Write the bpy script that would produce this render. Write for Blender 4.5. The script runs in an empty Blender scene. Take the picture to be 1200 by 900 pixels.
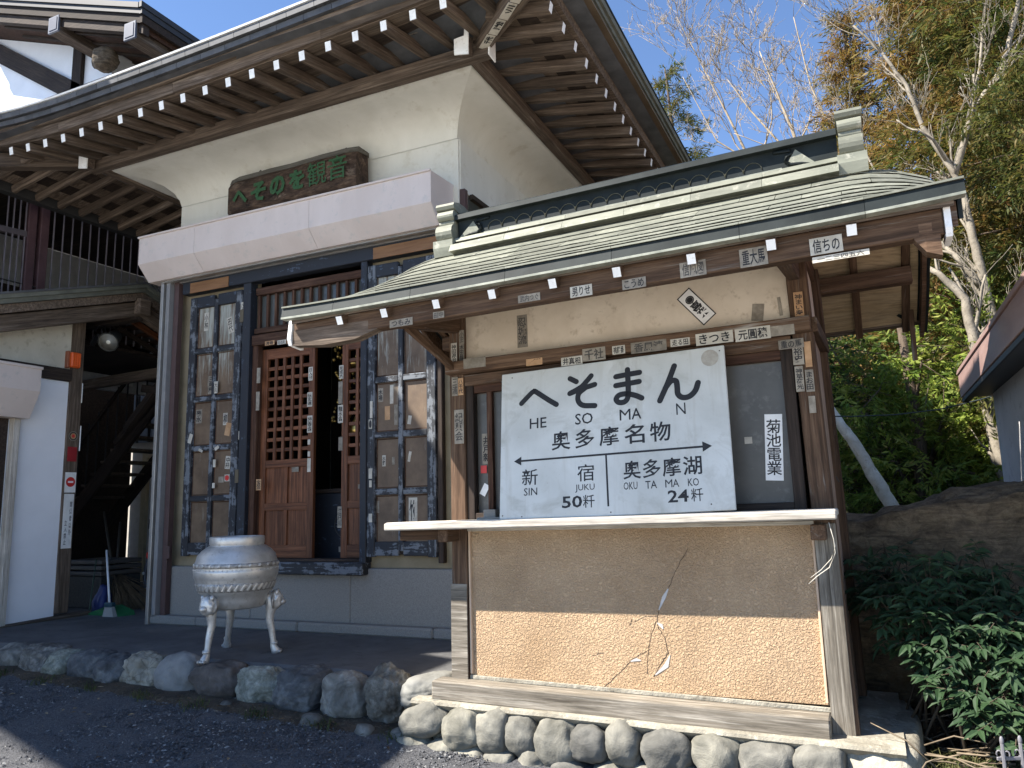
import bpy, bmesh, math, random
import numpy as np
from mathutils import Matrix, Vector, noise
random.seed(7); rng = np.random.default_rng(7)
S = bpy.context.scene
COL = S.collection
R = math.radians

# ------------------------------------------------------------------ camera
F_PX, YAW, PITCH, ROLL = 901.0, R(24.6), R(9.1), R(-1.45)
fw = Vector((-math.sin(YAW)*math.cos(PITCH), math.cos(YAW)*math.cos(PITCH), math.sin(PITCH)))
r0 = Vector((math.cos(YAW), math.sin(YAW), 0)); u0 = r0.cross(fw)
RT = r0*math.cos(ROLL) + u0*math.sin(ROLL); UP = -r0*math.sin(ROLL) + u0*math.cos(ROLL)
cam = bpy.data.cameras.new('camera'); cam.sensor_width = 36; cam.lens = 36*F_PX/1200
cam.clip_start = .05; cam.clip_end = 3000
co = bpy.data.objects.new('camera', cam); COL.objects.link(co)
co.matrix_world = Matrix((( RT.x, UP.x, -fw.x, 0), (RT.y, UP.y, -fw.y, 0), (RT.z, UP.z, -fw.z, 0), (0, 0, 0, 1)))
S.camera = co
def ray(x, y): return fw + RT*((x-600)/F_PX) + UP*((450-y)/F_PX)
def PY(x, y, Y): v = ray(x, y); return v*(Y/v.y)          # photo point on a plane of known depth
def PX(x, y, X): v = ray(x, y); return v*(X/v.x)
def PZ(x, y, Z): v = ray(x, y); return v*(Z/v.z)

# ------------------------------------------------------------------ light
SUN = Vector((1.35, 1.0, -1.8)).normalized()
elev = math.asin(-SUN.z); to_sun = -SUN
w = bpy.data.worlds.new('World'); S.world = w; w.use_nodes = True
nt = w.node_tree; bg = nt.nodes['Background']
sky = nt.nodes.new('ShaderNodeTexSky'); sky.sky_type = 'NISHITA'; sky.sun_disc = False
sky.sun_elevation = elev; sky.sun_rotation = math.atan2(to_sun.x, to_sun.y)
sky.altitude = 2600; sky.air_density = 1.0; sky.dust_density = .1; sky.ozone_density = 4.5
nt.links.new(sky.outputs[0], bg.inputs[0]); bg.inputs[1].default_value = .108
sl = bpy.data.lights.new('sun', 'SUN'); sl.energy = 5.0; sl.angle = R(.5); sl.color = (1, .95, .87)
so = bpy.data.objects.new('sun', sl); COL.objects.link(so); so.rotation_euler = SUN.to_track_quat('-Z', 'Y').to_euler()
S.view_settings.view_transform = 'Standard'; S.view_settings.look = 'None'
S.view_settings.exposure = 1.5; S.view_settings.gamma = 1
S.view_settings.use_white_balance = True; S.view_settings.white_balance_temperature = 6650
S.render.engine = 'CYCLES'
S.cycles.max_bounces = 6; S.cycles.diffuse_bounces = 4; S.cycles.use_denoising = True

# ------------------------------------------------------------------ object helpers
WM = {}
def reg(o, parent, M):
    COL.objects.link(o); WM[o.name] = M
    if parent is not None:
        o.parent = parent; o.matrix_basis = WM[parent.name].inverted() @ M
    else: o.matrix_basis = M
    return o
def tag(o, label=None, cat=None, group=None, kind=None):
    if label: o['label'] = label
    if cat: o['category'] = cat
    if group: o['group'] = group
    if kind: o['kind'] = kind
    return o
def thing(name, loc, label, cat, group=None):
    o = bpy.data.objects.new(name, None); o.empty_display_size = .1
    reg(o, None, Matrix.Translation(Vector(loc))); return tag(o, label, cat, group)
def ob(name, me, parent=None, M=None, mats=None):
    o = bpy.data.objects.new(name, me)
    if mats is not None and not me.materials:
        for m in (mats if isinstance(mats, (list, tuple)) else [mats]): me.materials.append(m)
    return reg(o, parent, M or Matrix())
def mesh(name, v, f, smooth=False):
    me = bpy.data.meshes.new(name); me.from_pydata([tuple(p) for p in v], [], f); me.update()
    if smooth: me.polygons.foreach_set('use_smooth', [True]*len(me.polygons))
    return me
BC = {}
def cbox_mesh(a, b, c, bev, mat, endmat=None):
    key = (round(a, 4), round(b, 4), round(c, 4), round(bev, 4), mat.name, endmat.name if endmat else '')
    if key in BC: return BC[key]
    a, b, c = a/2, b/2, c/2; e = min(bev, a*.45, b*.45, c*.45)
    V = []; ix = {}
    for sx in (-1, 1):
        for sy in (-1, 1):
            for sz in (-1, 1):
                for k in range(3):
                    p = [sx*(a-e), sy*(b-e), sz*(c-e)]; p[k] = (sx*a, sy*b, sz*c)[k]
                    ix[sx, sy, sz, k] = len(V); V.append(p)
    Fs = []
    for k in range(3):
        i, j = [(1, 2), (2, 0), (0, 1)][k]
        for s in (-1, 1):
            q = []
            for (p, r) in ((-1, -1), (1, -1), (1, 1), (-1, 1)):
                t = [0, 0, 0]; t[k] = s; t[i] = p; t[j] = r; q.append(ix[t[0], t[1], t[2], k])
            Fs.append(q if s > 0 else q[::-1])
    for k in range(3):
        i, j = [(1, 2), (2, 0), (0, 1)][k]
        for si in (-1, 1):
            for sj in (-1, 1):
                t0 = [0, 0, 0]; t0[i] = si; t0[j] = sj; t1 = t0[:]; t0[k] = -1; t1[k] = 1
                Fs.append([ix[(*t0, i)], ix[(*t1, i)], ix[(*t1, j)], ix[(*t0, j)]])
    for sx in (-1, 1):
        for sy in (-1, 1):
            for sz in (-1, 1): Fs.append([ix[sx, sy, sz, k] for k in range(3)])
    me = mesh('box', V, Fs)
    bm = bmesh.new(); bm.from_mesh(me); bmesh.ops.recalc_face_normals(bm, faces=bm.faces); bm.to_mesh(me); bm.free()
    me.materials.append(mat)
    if endmat:
        me.materials.append(endmat)
        for p in me.polygons:
            if p.normal.x > .9: p.material_index = 1
    BC[key] = me; return me
def bar(name, p0, p1, wd, ht, mat, parent=None, bev=.004, up=(0, 0, 1), endmat=None, roll=0):
    """a beam from p0 to p1 (local X runs along the grain); endmat paints the p1 end"""
    p0, p1 = Vector(p0), Vector(p1); d = p1-p0; L = d.length; x = d/L; z = Vector(up)
    z = (z - x*z.dot(x))
    if z.length < 1e-3: z = Vector((0, 1, 0)) - x*x.y
    z.normalize(); y = z.cross(x)
    M = Matrix(((x.x, y.x, z.x, 0), (x.y, y.y, z.y, 0), (x.z, y.z, z.z, 0), (0, 0, 0, 1)))
    if roll: M = M @ Matrix.Rotation(roll, 4, 'X')
    M.translation = (p0+p1)/2
    return ob(name, cbox_mesh(L, wd, ht, bev, mat, endmat), parent, M)
def box(name, x0, x1, y0, y1, z0, z1, mat, parent=None, bev=.004):
    M = Matrix.Translation(((x0+x1)/2, (y0+y1)/2, (z0+z1)/2))
    return ob(name, cbox_mesh(x1-x0, y1-y0, z1-z0, bev, mat), parent, M)
def loft(name, secs, mat, parent=None, smooth=False, cap=True, closed=True):
    n = len(secs[0]); V = [p for s in secs for p in s]; c = sum((Vector(p) for p in V), Vector())/len(V)
    V = [Vector(p)-c for p in V]; Fs = []
    for i in range(len(secs)-1):
        for j in range(n if closed else n-1):
            k = (j+1) % n; Fs.append([i*n+j, i*n+k, (i+1)*n+k, (i+1)*n+j])
    if cap and closed: Fs += [list(range(n))[::-1], list(range((len(secs)-1)*n, len(secs)*n))]
    me = mesh(name, V, Fs)
    bm = bmesh.new(); bm.from_mesh(me); bmesh.ops.recalc_face_normals(bm, faces=bm.faces); bm.to_mesh(me); bm.free()
    if smooth: me.polygons.foreach_set('use_smooth', [True]*len(me.polygons))
    return ob(name, me, parent, Matrix.Translation(c), mat)
def tube_mesh(paths, sides=6, name='tube'):
    """paths: list of lists of (point, radius)"""
    V = []; Fs = []
    for path in paths:
        pts = [Vector(p) for p, _ in path]; b = len(V)
        ref = Vector((.31, .17, .93))
        for i, (p, rr) in enumerate(path):
            t = (pts[min(i+1, len(pts)-1)]-pts[max(i-1, 0)]).normalized()
            x = t.cross(ref)
            if x.length < .05: x = t.cross(Vector((1, 0, 0)))
            x.normalize(); y = t.cross(x)
            for k in range(sides):
                a = 2*math.pi*k/sides; V.append(Vector(p)+(x*math.cos(a)+y*math.sin(a))*rr)
        for i in range(len(path)-1):
            for k in range(sides):
                q = (k+1) % sides; Fs.append([b+i*sides+k, b+i*sides+q, b+(i+1)*sides+q, b+(i+1)*sides+k])
        Fs.append([b+k for k in range(sides)][::-1]); e = b+(len(path)-1)*sides; Fs.append([e+k for k in range(sides)])
    return mesh(name, V, Fs, True)
def tube(name, paths, mat, parent=None, sides=6): return ob(name, tube_mesh(paths, sides, name), parent, None, mat)
def lathe(name, prof, mat, parent=None, c=(0, 0, 0), n=48):
    secs = [[(rr*math.cos(2*math.pi*k/n), rr*math.sin(2*math.pi*k/n), z) for k in range(n)] for rr, z in prof]
    V = [p for s in secs for p in s]; Fs = []
    for i in range(len(secs)-1):
        for j in range(n):
            k = (j+1) % n; Fs.append([i*n+j, i*n+k, (i+1)*n+k, (i+1)*n+j])
    Fs += [list(range(n))[::-1], list(range((len(secs)-1)*n, len(secs)*n))]
    return ob(name, mesh(name, V, Fs, True), parent, Matrix.Translation(Vector(c)), mat)
def rock_mesh(sx, sy, sz, seed, mat, sub=3, rough=.18, block=.0, fine=.04):
    bm = bmesh.new(); bmesh.ops.create_icosphere(bm, subdivisions=sub, radius=1)
    o = Vector((seed*7.3, seed*3.1, seed*1.7))
    for v in bm.verts:
        p = v.co.copy()
        if block: 
            m = max(abs(p.x), abs(p.y), abs(p.z)); p = p.lerp(p/m, block*.6)
        n1 = noise.noise(p*1.1+o); n2 = noise.noise(p*2.6+o*2); n3 = noise.noise(p*7+o*3)
        q = p*(1+rough*n1*1.3+rough*.6*n2+fine*n3)
        v.co = Vector((q.x*sx, q.y*sy, q.z*sz))
    me = bpy.data.meshes.new('rock'); bm.to_mesh(me); bm.free()
    me.polygons.foreach_set('use_smooth', [True]*len(me.polygons)); me.materials.append(mat); return me

# ------------------------------------------------------------------ materials
def newmat(name):
    m = bpy.data.materials.new(name); m.use_nodes = True; t = m.node_tree
    return m, t, t.nodes['Principled BSDF']
def coords(t, scale=(1, 1, 1), world=False):
    N, L = t.nodes, t.links
    tc = N.new('ShaderNodeTexCoord'); oi = N.new('ShaderNodeObjectInfo')
    mu = N.new('ShaderNodeMath'); mu.operation = 'MULTIPLY'; mu.inputs[1].default_value = 37.; L.new(oi.outputs['Random'], mu.inputs[0])
    ad = N.new('ShaderNodeVectorMath'); ad.operation = 'ADD'
    L.new(tc.outputs['Object'], ad.inputs[0]); 
    if not world: L.new(mu.outputs[0], ad.inputs[1])
    mp = N.new('ShaderNodeMapping'); mp.inputs['Scale'].default_value = scale; L.new(ad.outputs[0], mp.inputs[0])
    return mp.outputs[0], ad.outputs[0], oi.outputs['Random']
def nz(t, vec, scale, detail=4, rough=.6, dist=0):
    n = t.nodes.new('ShaderNodeTexNoise'); n.inputs['Scale'].default_value = scale; n.inputs['Detail'].default_value = detail
    n.inputs['Roughness'].default_value = rough; n.inputs['Distortion'].default_value = dist; t.links.new(vec, n.inputs['Vector']); return n.outputs['Fac']
def ramp(t, fac, stops):
    n = t.nodes.new('ShaderNodeValToRGB'); e = n.color_ramp.elements
    while len(e) < len(stops): e.new(.5)
    for el, (p, c) in zip(e, stops): el.position = p; el.color = (*c, 1) if len(c) == 3 else c
    t.links.new(fac, n.inputs[0]); return n.outputs[0]
def mixc(t, fac, a, b, mode='MIX'):
    n = t.nodes.new('ShaderNodeMix'); n.data_type = 'RGBA'; n.blend_type = mode
    for s, v in ((0, fac), (6, a), (7, b)):
        if isinstance(v, (int, float)): n.inputs[s].default_value = v
        elif isinstance(v, tuple): n.inputs[s].default_value = (*v, 1)
        else: t.links.new(v, n.inputs[s])
    return n.outputs[2]
def bump(t, bs, h, strength=.3, dist=.005):
    n = t.nodes.new('ShaderNodeBump'); n.inputs['Strength'].default_value = strength; n.inputs['Distance'].default_value = dist
    t.links.new(h, n.inputs['Height']); t.links.new(n.outputs[0], bs.inputs['Normal'])
def vary(t, col, rnd, lo=.75, hi=1.25):
    mr = t.nodes.new('ShaderNodeMapRange'); mr.inputs['To Min'].default_value = lo; mr.inputs['To Max'].default_value = hi
    t.links.new(rnd, mr.inputs[0]); h = t.nodes.new('ShaderNodeHueSaturation'); t.links.new(mr.outputs[0], h.inputs['Value']); t.links.new(col, h.inputs['Color'])
    return h.outputs[0]
def wood(name, dark, mid, light, rough=.8, grain=(1.2, 28, 28), wear=.0, wearc=(.3, .28, .25), lo=.75, hi=1.25, bs_=.35):
    m, t, b = newmat(name); v, raw, rnd = coords(t, grain)
    g = nz(t, v, 1.6, 6, .65, .6); big = nz(t, raw, 3, 3)
    c = ramp(t, g, [(.3, dark), (.52, mid), (.75, light)])
    if wear: c = mixc(t, ramp(t, nz(t, v, .9, 5, .7, 1.2), [(.62-wear*.25, (0, 0, 0)), (.75, (1, 1, 1))]), c, wearc)
    fine = nz(t, v, 5.5, 5, .7, .3); c = mixc(t, .7, c, ramp(t, fine, [(.34, (.5,)*3), (.56, (1.08,)*3)]), 'MULTIPLY')
    c = mixc(t, .55, c, ramp(t, big, [(.3, (.45,)*3), (.7, (1,)*3)]), 'MULTIPLY')
    c = vary(t, c, rnd, lo, hi); t.links.new(c, b.inputs['Base Color']); b.inputs['Roughness'].default_value = rough
    b.inputs['Specular IOR Level'].default_value = .25
    bump(t, b, g, bs_, .004); return m
def plain(name, c1, c2, scale=6, rough=.8, bstr=.15, bscale=60, bd=.003, metal=0, lo=1, hi=1, c3=None, spec=.4, grain=(1, 1, 1), contrast=(.35, .68)):
    m, t, b = newmat(name); v, raw, rnd = coords(t, grain)
    f = nz(t, v, scale, 6, .62, .3); c = ramp(t, f, [(contrast[0], c1), (contrast[1], c2)])
    if c3: c = mixc(t, ramp(t, nz(t, raw, scale*4.3, 5, .7), [(.56, (0, 0, 0)), (.68, (1, 1, 1))]), c, c3)
    if lo != hi: c = vary(t, c, rnd, lo, hi)
    t.links.new(c, b.inputs['Base Color']); b.inputs['Roughness'].default_value = rough; b.inputs['Metallic'].default_value = metal
    b.inputs['Specular IOR Level'].default_value = spec
    bump(t, b, nz(t, raw, bscale, 5, .6), bstr, bd); return m
def flat(name, c, rough=.6, metal=0, lo=1, hi=1):
    return plain(name, tuple(x*.88 for x in c), tuple(min(1, x*1.08) for x in c), 9, rough, .05, 80, .001, metal, lo, hi)

eavewood = wood('weathered_eave_wood', (.05, .036, .026), (.125, .092, .068), (.23, .18, .138), wear=.25, wearc=(.26, .22, .185))
darkwood = wood('dark_wood', (.02, .014, .011), (.045, .032, .025), (.085, .06, .045))
stallwood = wood('stall_brown_wood', (.05, .028, .016), (.12, .07, .042), (.2, .13, .083), wear=.12)
greywood = wood('sun_bleached_wood', (.08, .066, .05), (.2, .175, .14), (.36, .325, .275), wear=.3, wearc=(.46, .425, .36))
palewood = wood('pale_bare_wood', (.33, .29, .24), (.5, .46, .4), (.64, .6, .54), wear=.2, wearc=(.3, .27, .22))
redwood = wood('red_brown_door_wood', (.055, .020, .009), (.16, .060, .027), (.27, .11, .054), rough=.5)
transomwood = wood('aged_transom_wood', (.03, .014, .009), (.075, .036, .022), (.15, .09, .06))
plywood = wood('soffit_plywood', (.42, .3, .17), (.52, .39, .24), (.6, .46, .3), grain=(1, 9, 9), lo=.9, hi=1.1, bs_=.1)
whitecap = plain('white_painted_end', (.72, .72, .7), (.85, .85, .83), 12, .6, .1, 90, c3=(.6, .58, .54))
plaster = plain('cream_plaster', (.56, .545, .48), (.65, .635, .57), 1.3, .75, .12, 45, .002, c3=(.53, .505, .43), grain=(2.2, 2.2, .5))
whitewall = plain('white_wall_plaster', (.80, .81, .84), (.87, .88, .91), 2, .8, .2, 30, .003)
creamwall = plain('aged_cream_plaster', (.5, .47, .39), (.64, .61, .52), 2.2, .85, .15, 40, .003, c3=(.42, .39, .31))
tanwall = plain('tan_wall', (.2, .165, .105), (.28, .235, .155), 3, .9, .4, 90, .002)
stallplaster = plain('stained_stall_plaster', (.52, .44, .34), (.66, .58, .47), 3.5, .85, .2, 30, .003, c3=(.46, .385, .295))
whitepaint = flat('white_paint', (.78, .78, .76), .5)
cream_gloss = plain('cream_warm_lit_paint', (.54, .465, .425), (.60, .525, .485), 2.5, .42, .08, 20, .003, grain=(1.5, 1, .6), c3=(.49, .45, .42))  # cream paint, its pink warmth painted in for light bounced off the ground
aluminium = plain('aluminium_rail', (.3, .29, .27), (.42, .41, .39), 4, .4, .05, 60, .001, .6)
browniron = flat('maroon_painted_steel', (.075, .045, .042), .55)
blackiron = flat('black_iron', (.02, .02, .022), .5)
greyiron = flat('grey_iron', (.13, .13, .13), .5, .5)
verdigris = plain('verdigris_copper', (.13, .136, .106), (.228, .232, .182), 4, .6, .1, 40, .002, .1, .75, 1.15, c3=(.30, .295, .24), grain=(1, 3, 3))
darkcopper = plain('dark_copper_flashing', (.007, .0105, .011), (.02, .026, .026), 4, .6, .1, 30, .003, .05, .85, 1.15, spec=.2)
copperlip = plain('pale_copper_lip', (.14, .15, .125), (.3, .31, .26), 9, .65, .15, 60, .002, .1)
rooftile = plain('grey_roof_tile', (.05, .052, .056), (.095, .098, .105), 5, .5, .1, 60, .002, .1, .8, 1.2)
roofgreen = plain('greenish_roof_sheet', (.1, .105, .085), (.17, .175, .145), 5, .55, .15, 40, .003, .2, .85, 1.15)
edgelit = flat('sunlit_roof_edge', (.72, .72, .7), .35)  # near-white colour stands for sun on the metal roof edge
granite = plain('granite', (.15, .143, .13), (.27, .26, .24), 150, .8, .15, 160, .001, contrast=(.3, .7))
concrete = plain('terrace_concrete', (.07, .07, .072), (.125, .125, .125), 2.2, .85, .2, 120, .002, c3=(.06, .06, .06))
mortar = plain('pale_mortar', (.2, .18, .14), (.38, .355, .29), 4, .95, .9, 35, .012, c3=(.45, .425, .35))
gravel = plain('dark_gravel', (.04, .041, .046), (.12, .122, .13), 70, .9, 1.0, 95, .012, c3=(.17, .17, .175), contrast=(.35, .75))
soil = plain('dark_soil', (.03, .022, .015), (.085, .065, .045), 6, .95, .8, 40, .02, c3=(.12, .1, .065))
glassdusty = plain('dusty_window_glass', (.075, .072, .066), (.12, .115, .105), 2.5, .3, .03, 12, .001, c3=(.14, .135, .125), spec=.25)
stickerpaper = plain('sticker_paper', (.38, .35, .29), (.56, .53, .46), 14, .7, .05, 60, .001, lo=.9, hi=1.05)
stickerold = plain('aged_sticker_paper', (.19, .165, .13), (.33, .295, .24), 22, .8, .1, 60, .001, lo=.7, hi=1.1)
stickertan = plain('tan_sticker_paper', (.35, .2, .1), (.5, .31, .17), 16, .8, .1, 60, .001)
ink = flat('black_ink', (.015, .015, .017), .6)
inkgrey = flat('faded_ink', (.06, .055, .05), .7)
gold = plain('tarnished_gold', (.34, .22, .06), (.6, .42, .14), 30, .35, .2, 60, .002, .9)
redpaint = flat('red_plastic', (.55, .03, .025), .4)
def stucco():
    m, t, b = newmat('orange_stucco'); v, raw, rnd = coords(t)
    f = nz(t, raw, 2.2, 5, .6); c = ramp(t, f, [(.3, (.44, .30, .18)), (.7, (.58, .415, .265))])
    g = nz(t, raw, 88, 3, .5, .9); c = mixc(t, .3, c, ramp(t, g, [(.35, (.55, .5, .45)), (.6, (1, 1, 1))]), 'MULTIPLY'); v3, r3, q3 = coords(t, (3, 3, 1.2)); c = mixc(t, ramp(t, nz(t, v3, 1.7, 6, .7, .5), [(.5, (0, 0, 0)), (.72, (.55,)*3)]), c, (.36, .25, .16))
    t.links.new(c, b.inputs['Base Color']); b.inputs['Roughness'].default_value = .9; b.inputs['Specular IOR Level'].default_value = .2
    bump(t, b, ramp(t, g, [(.38, (0, 0, 0)), (.62, (1, 1, 1))]), .9, .008); return m
orange = stucco()
def peeling(name, base, worn, amount=.55, grain=(2, 22, 22)):
    m, t, b = newmat(name); v, raw, rnd = coords(t, grain); n = nz(t, v, 1.0, 7, .7, .8); n2 = nz(t, raw, 9, 6, .7)
    k = t.nodes.new('ShaderNodeMath'); k.operation = 'ADD'; t.links.new(n, k.inputs[0]); t.links.new(n2, k.inputs[1])
    f = ramp(t, k.outputs[0], [(amount, (0, 0, 0)), (amount+.06, (1, 1, 1))])
    sc = t.nodes.new('ShaderNodeMath'); sc.operation = 'MULTIPLY'; sc.inputs[1].default_value = .5; t.links.new(k.outputs[0], sc.inputs[0])
    f = ramp(t, sc.outputs[0], [(amount, (0, 0, 0)), (amount+.03, (1, 1, 1))])
    c = mixc(t, f, base, worn); t.links.new(c, b.inputs['Base Color']); b.inputs['Roughness'].default_value = .65
    bump(t, b, sc.outputs[0], .3, .004); return m
navy = peeling('peeling_navy_paint', (.014, .016, .021), (.13, .145, .165), .51)
navydark = peeling('dark_navy_paint', (.011, .014, .021), (.06, .08, .12), .57)
shutterpanel = None
def shutpanel():
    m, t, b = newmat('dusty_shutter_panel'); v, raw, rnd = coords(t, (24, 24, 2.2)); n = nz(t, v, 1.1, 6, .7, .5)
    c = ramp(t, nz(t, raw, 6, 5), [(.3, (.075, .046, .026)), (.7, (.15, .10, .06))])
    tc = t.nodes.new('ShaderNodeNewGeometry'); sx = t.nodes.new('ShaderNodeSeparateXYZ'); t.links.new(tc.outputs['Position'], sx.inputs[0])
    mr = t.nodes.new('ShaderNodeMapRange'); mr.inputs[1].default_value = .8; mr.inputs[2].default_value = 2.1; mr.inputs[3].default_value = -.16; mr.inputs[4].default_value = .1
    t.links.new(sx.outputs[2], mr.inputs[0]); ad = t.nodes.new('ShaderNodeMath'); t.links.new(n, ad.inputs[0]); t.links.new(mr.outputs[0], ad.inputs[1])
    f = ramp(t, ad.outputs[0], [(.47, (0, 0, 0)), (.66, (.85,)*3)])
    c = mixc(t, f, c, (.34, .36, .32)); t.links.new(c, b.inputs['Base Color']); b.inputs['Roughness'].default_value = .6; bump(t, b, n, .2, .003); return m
shutterpanel = shutpanel()
def signmat():
    m, t, b = newmat('enamel_sign_face'); v, raw, rnd = coords(t)
    c = ramp(t, nz(t, raw, 1.6, 5, .6, .5), [(.3, (.43, .435, .40)), (.62, (.57, .58, .55))])
    st = ramp(t, nz(t, raw, 4.2, 6, .65, .8), [(.52, (0, 0, 0)), (.72, (.8,)*3)]); c = mixc(t, st, c, (.34, .335, .29)); v2, r2, q2 = coords(t, (14, 14, 1.1)); c = mixc(t, ramp(t, nz(t, v2, 1.2, 5, .65), [(.55, (0, 0, 0)), (.75, (.45,)*3)]), c, (.36, .34, .28))
    c = mixc(t, ramp(t, nz(t, raw, 55, 3), [(.66, (0, 0, 0)), (.74, (.6,)*3)]), c, (.32, .3, .26))
    t.links.new(c, b.inputs['Base Color']); b.inputs['Roughness'].default_value = .42; bump(t, b, nz(t, raw, 3, 2), .2, .01); return m
enamel = signmat()
def rockmat(name, a, bb, cc, lo=.75, hi=1.3, crack=.5, scale=9):
    m, t, b = newmat(name); v, raw, rnd = coords(t)
    f = nz(t, raw, scale, 8, .65, .4); c = ramp(t, f, [(.28, a), (.5, bb), (.74, cc)])
    vo = t.nodes.new('ShaderNodeTexVoronoi'); vo.feature = 'DISTANCE_TO_EDGE'; vo.inputs['Scale'].default_value = scale*.9
    wv = t.nodes.new('ShaderNodeVectorMath'); wv.operation = 'ADD'; nn = t.nodes.new('ShaderNodeTexNoise'); nn.inputs['Scale'].default_value = scale; t.links.new(raw, nn.inputs['Vector'])
    ms = t.nodes.new('ShaderNodeVectorMath'); ms.operation = 'SCALE'; ms.inputs['Scale'].default_value = .12; t.links.new(nn.outputs['Color'], ms.inputs[0])
    t.links.new(raw, wv.inputs[0]); t.links.new(ms.outputs[0], wv.inputs[1]); t.links.new(wv.outputs[0], vo.inputs['Vector'])
    ck = ramp(t, vo.outputs['Distance'], [(.0, (.35,)*3), (.05, (1, 1, 1))]); c = mixc(t, crack, c, ck, 'MULTIPLY')
    h = t.nodes.new('ShaderNodeHueSaturation'); t.links.new(c, h.inputs['Color'])
    mr = t.nodes.new('ShaderNodeMapRange'); mr.inputs[3].default_value = .6; mr.inputs[4].default_value = 1.5; t.links.new(rnd, mr.inputs[0]); t.links.new(mr.outputs[0], h.inputs['Saturation'])
    c = vary(t, h.outputs[0], rnd, lo, hi); t.links.new(c, b.inputs['Base Color']); b.inputs['Roughness'].default_value = .85; b.inputs['Specular IOR Level'].default_value = .25
    hb = mixc(t, .5*crack, f, ck); bump(t, b, hb, .7, .02); return m
boulderm = rockmat('boulder_stone', (.055, .053, .047), (.135, .13, .118), (.28, .27, .24), .5, 1.7, .05, 8)
cobblem = rockmat('river_cobble', (.075, .073, .062), (.145, .14, .122), (.25, .24, .205), .6, 1.45, .0, 7)
def bigrock():
    m, t, b = newmat('layered_brown_rock'); v, raw, rnd = coords(t, (1, 1, 4.5)); a = nz(t, v, 4, 9, .7, 1.2); f = nz(t, raw, 14, 10, .8, .6)
    c = ramp(t, a, [(.28, (.07, .055, .04)), (.45, (.25, .185, .122)), (.6, (.40, .30, .19)), (.75, (.48, .42, .33))])
    c = mixc(t, .8, c, ramp(t, f, [(.35, (.3,)*3), (.6, (1.1,)*3)]), 'MULTIPLY'); c = mixc(t, ramp(t, nz(t, raw, 3.2, 6, .7), [(.58, (0, 0, 0)), (.66, (.6,)*3)]), c, (.24, .15, .07))
    t.links.new(c, b.inputs['Base Color']); b.inputs['Roughness'].default_value = .9; b.inputs['Specular IOR Level'].default_value = .2
    bump(t, b, mixc(t, .5, a, f), 1., .06); return m
bigrockm = bigrock()
boulder_tan = rockmat('tan_cracked_stone', (.10, .09, .07), (.22, .205, .165), (.36, .34, .28), 1, 1, .55, 9)
boulder_blue = rockmat('dark_blue_grey_stone', (.035, .037, .039), (.085, .088, .092), (.19, .193, .19), 1, 1, .15, 10)
boulder_smooth = rockmat('smooth_grey_stone', (.13, .13, .12), (.2, .198, .185), (.26, .255, .24), 1, 1, 0, 5)
boulder_brown = rockmat('dark_brown_stone', (.04, .036, .034), (.085, .077, .072), (.15, .135, .125), 1, 1, .1, 8)
boulder_speck = rockmat('speckled_green_grey_stone', (.09, .095, .08), (.2, .205, .18), (.4, .4, .36), 1, 1, .35, 16)
boulder_craggy = rockmat('craggy_stone', (.045, .04, .034), (.13, .12, .10), (.3, .285, .25), 1, 1, .3, 14)
silver = plain('silver_painted_cast_iron', (.40, .39, .37), (.62, .61, .585), 5, .4, .12, 60, .002, .5, c3=(.36, .34, .31))
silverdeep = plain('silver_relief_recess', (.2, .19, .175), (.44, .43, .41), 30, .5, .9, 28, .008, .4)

# ------------------------------------------------------------------ lettering
TC = {}
def text_mesh(s, off=.0, ls=1.0, cs=1.0):
    k = (s, off, ls, cs)
    if k in TC: return TC[k]
    c = bpy.data.curves.new('txt', 'FONT'); c.body = s; c.resolution_u = 2; c.offset = off; c.align_x = 'CENTER'; c.space_line = ls; c.space_character = cs
    o = bpy.data.objects.new('txt', c); COL.objects.link(o)
    me = bpy.data.meshes.new_from_object(o.evaluated_get(bpy.context.evaluated_depsgraph_get())); bpy.data.objects.remove(o); bpy.data.curves.remove(c)
    v = np.empty(len(me.vertices)*3); me.vertices.foreach_get('co', v); v = v.reshape(-1, 3)
    if len(v) == 0: v = np.zeros((1, 3))
    lo, hi = v.min(0), v.max(0); v2 = (v-(lo+hi)/2); me.vertices.foreach_set('co', v2.ravel()); me.update()
    TC[k] = (me, hi-lo); return TC[k]
def lettering(s, c, right, up, wdt, hgt, mat, parent, off=0., name='lettering', ls=1.0, cs=1.0, lift=.0008):
    me, d = text_mesh(s, off, ls, cs); right, up = Vector(right).normalized(), Vector(up).normalized(); n = right.cross(up)
    me2 = me.copy(); me2.materials.clear(); me2.materials.append(mat); sx, sy = wdt/max(d[0], 1e-3), hgt/max(d[1], 1e-3)
    M = Matrix(((right.x*sx, up.x*sy, n.x, 0), (right.y*sx, up.y*sy, n.y, 0), (right.z*sx, up.z*sy, n.z, 0), (0, 0, 0, 1))); M.translation = Vector(c)+n*lift
    return ob(name, me2, parent, M)
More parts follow.
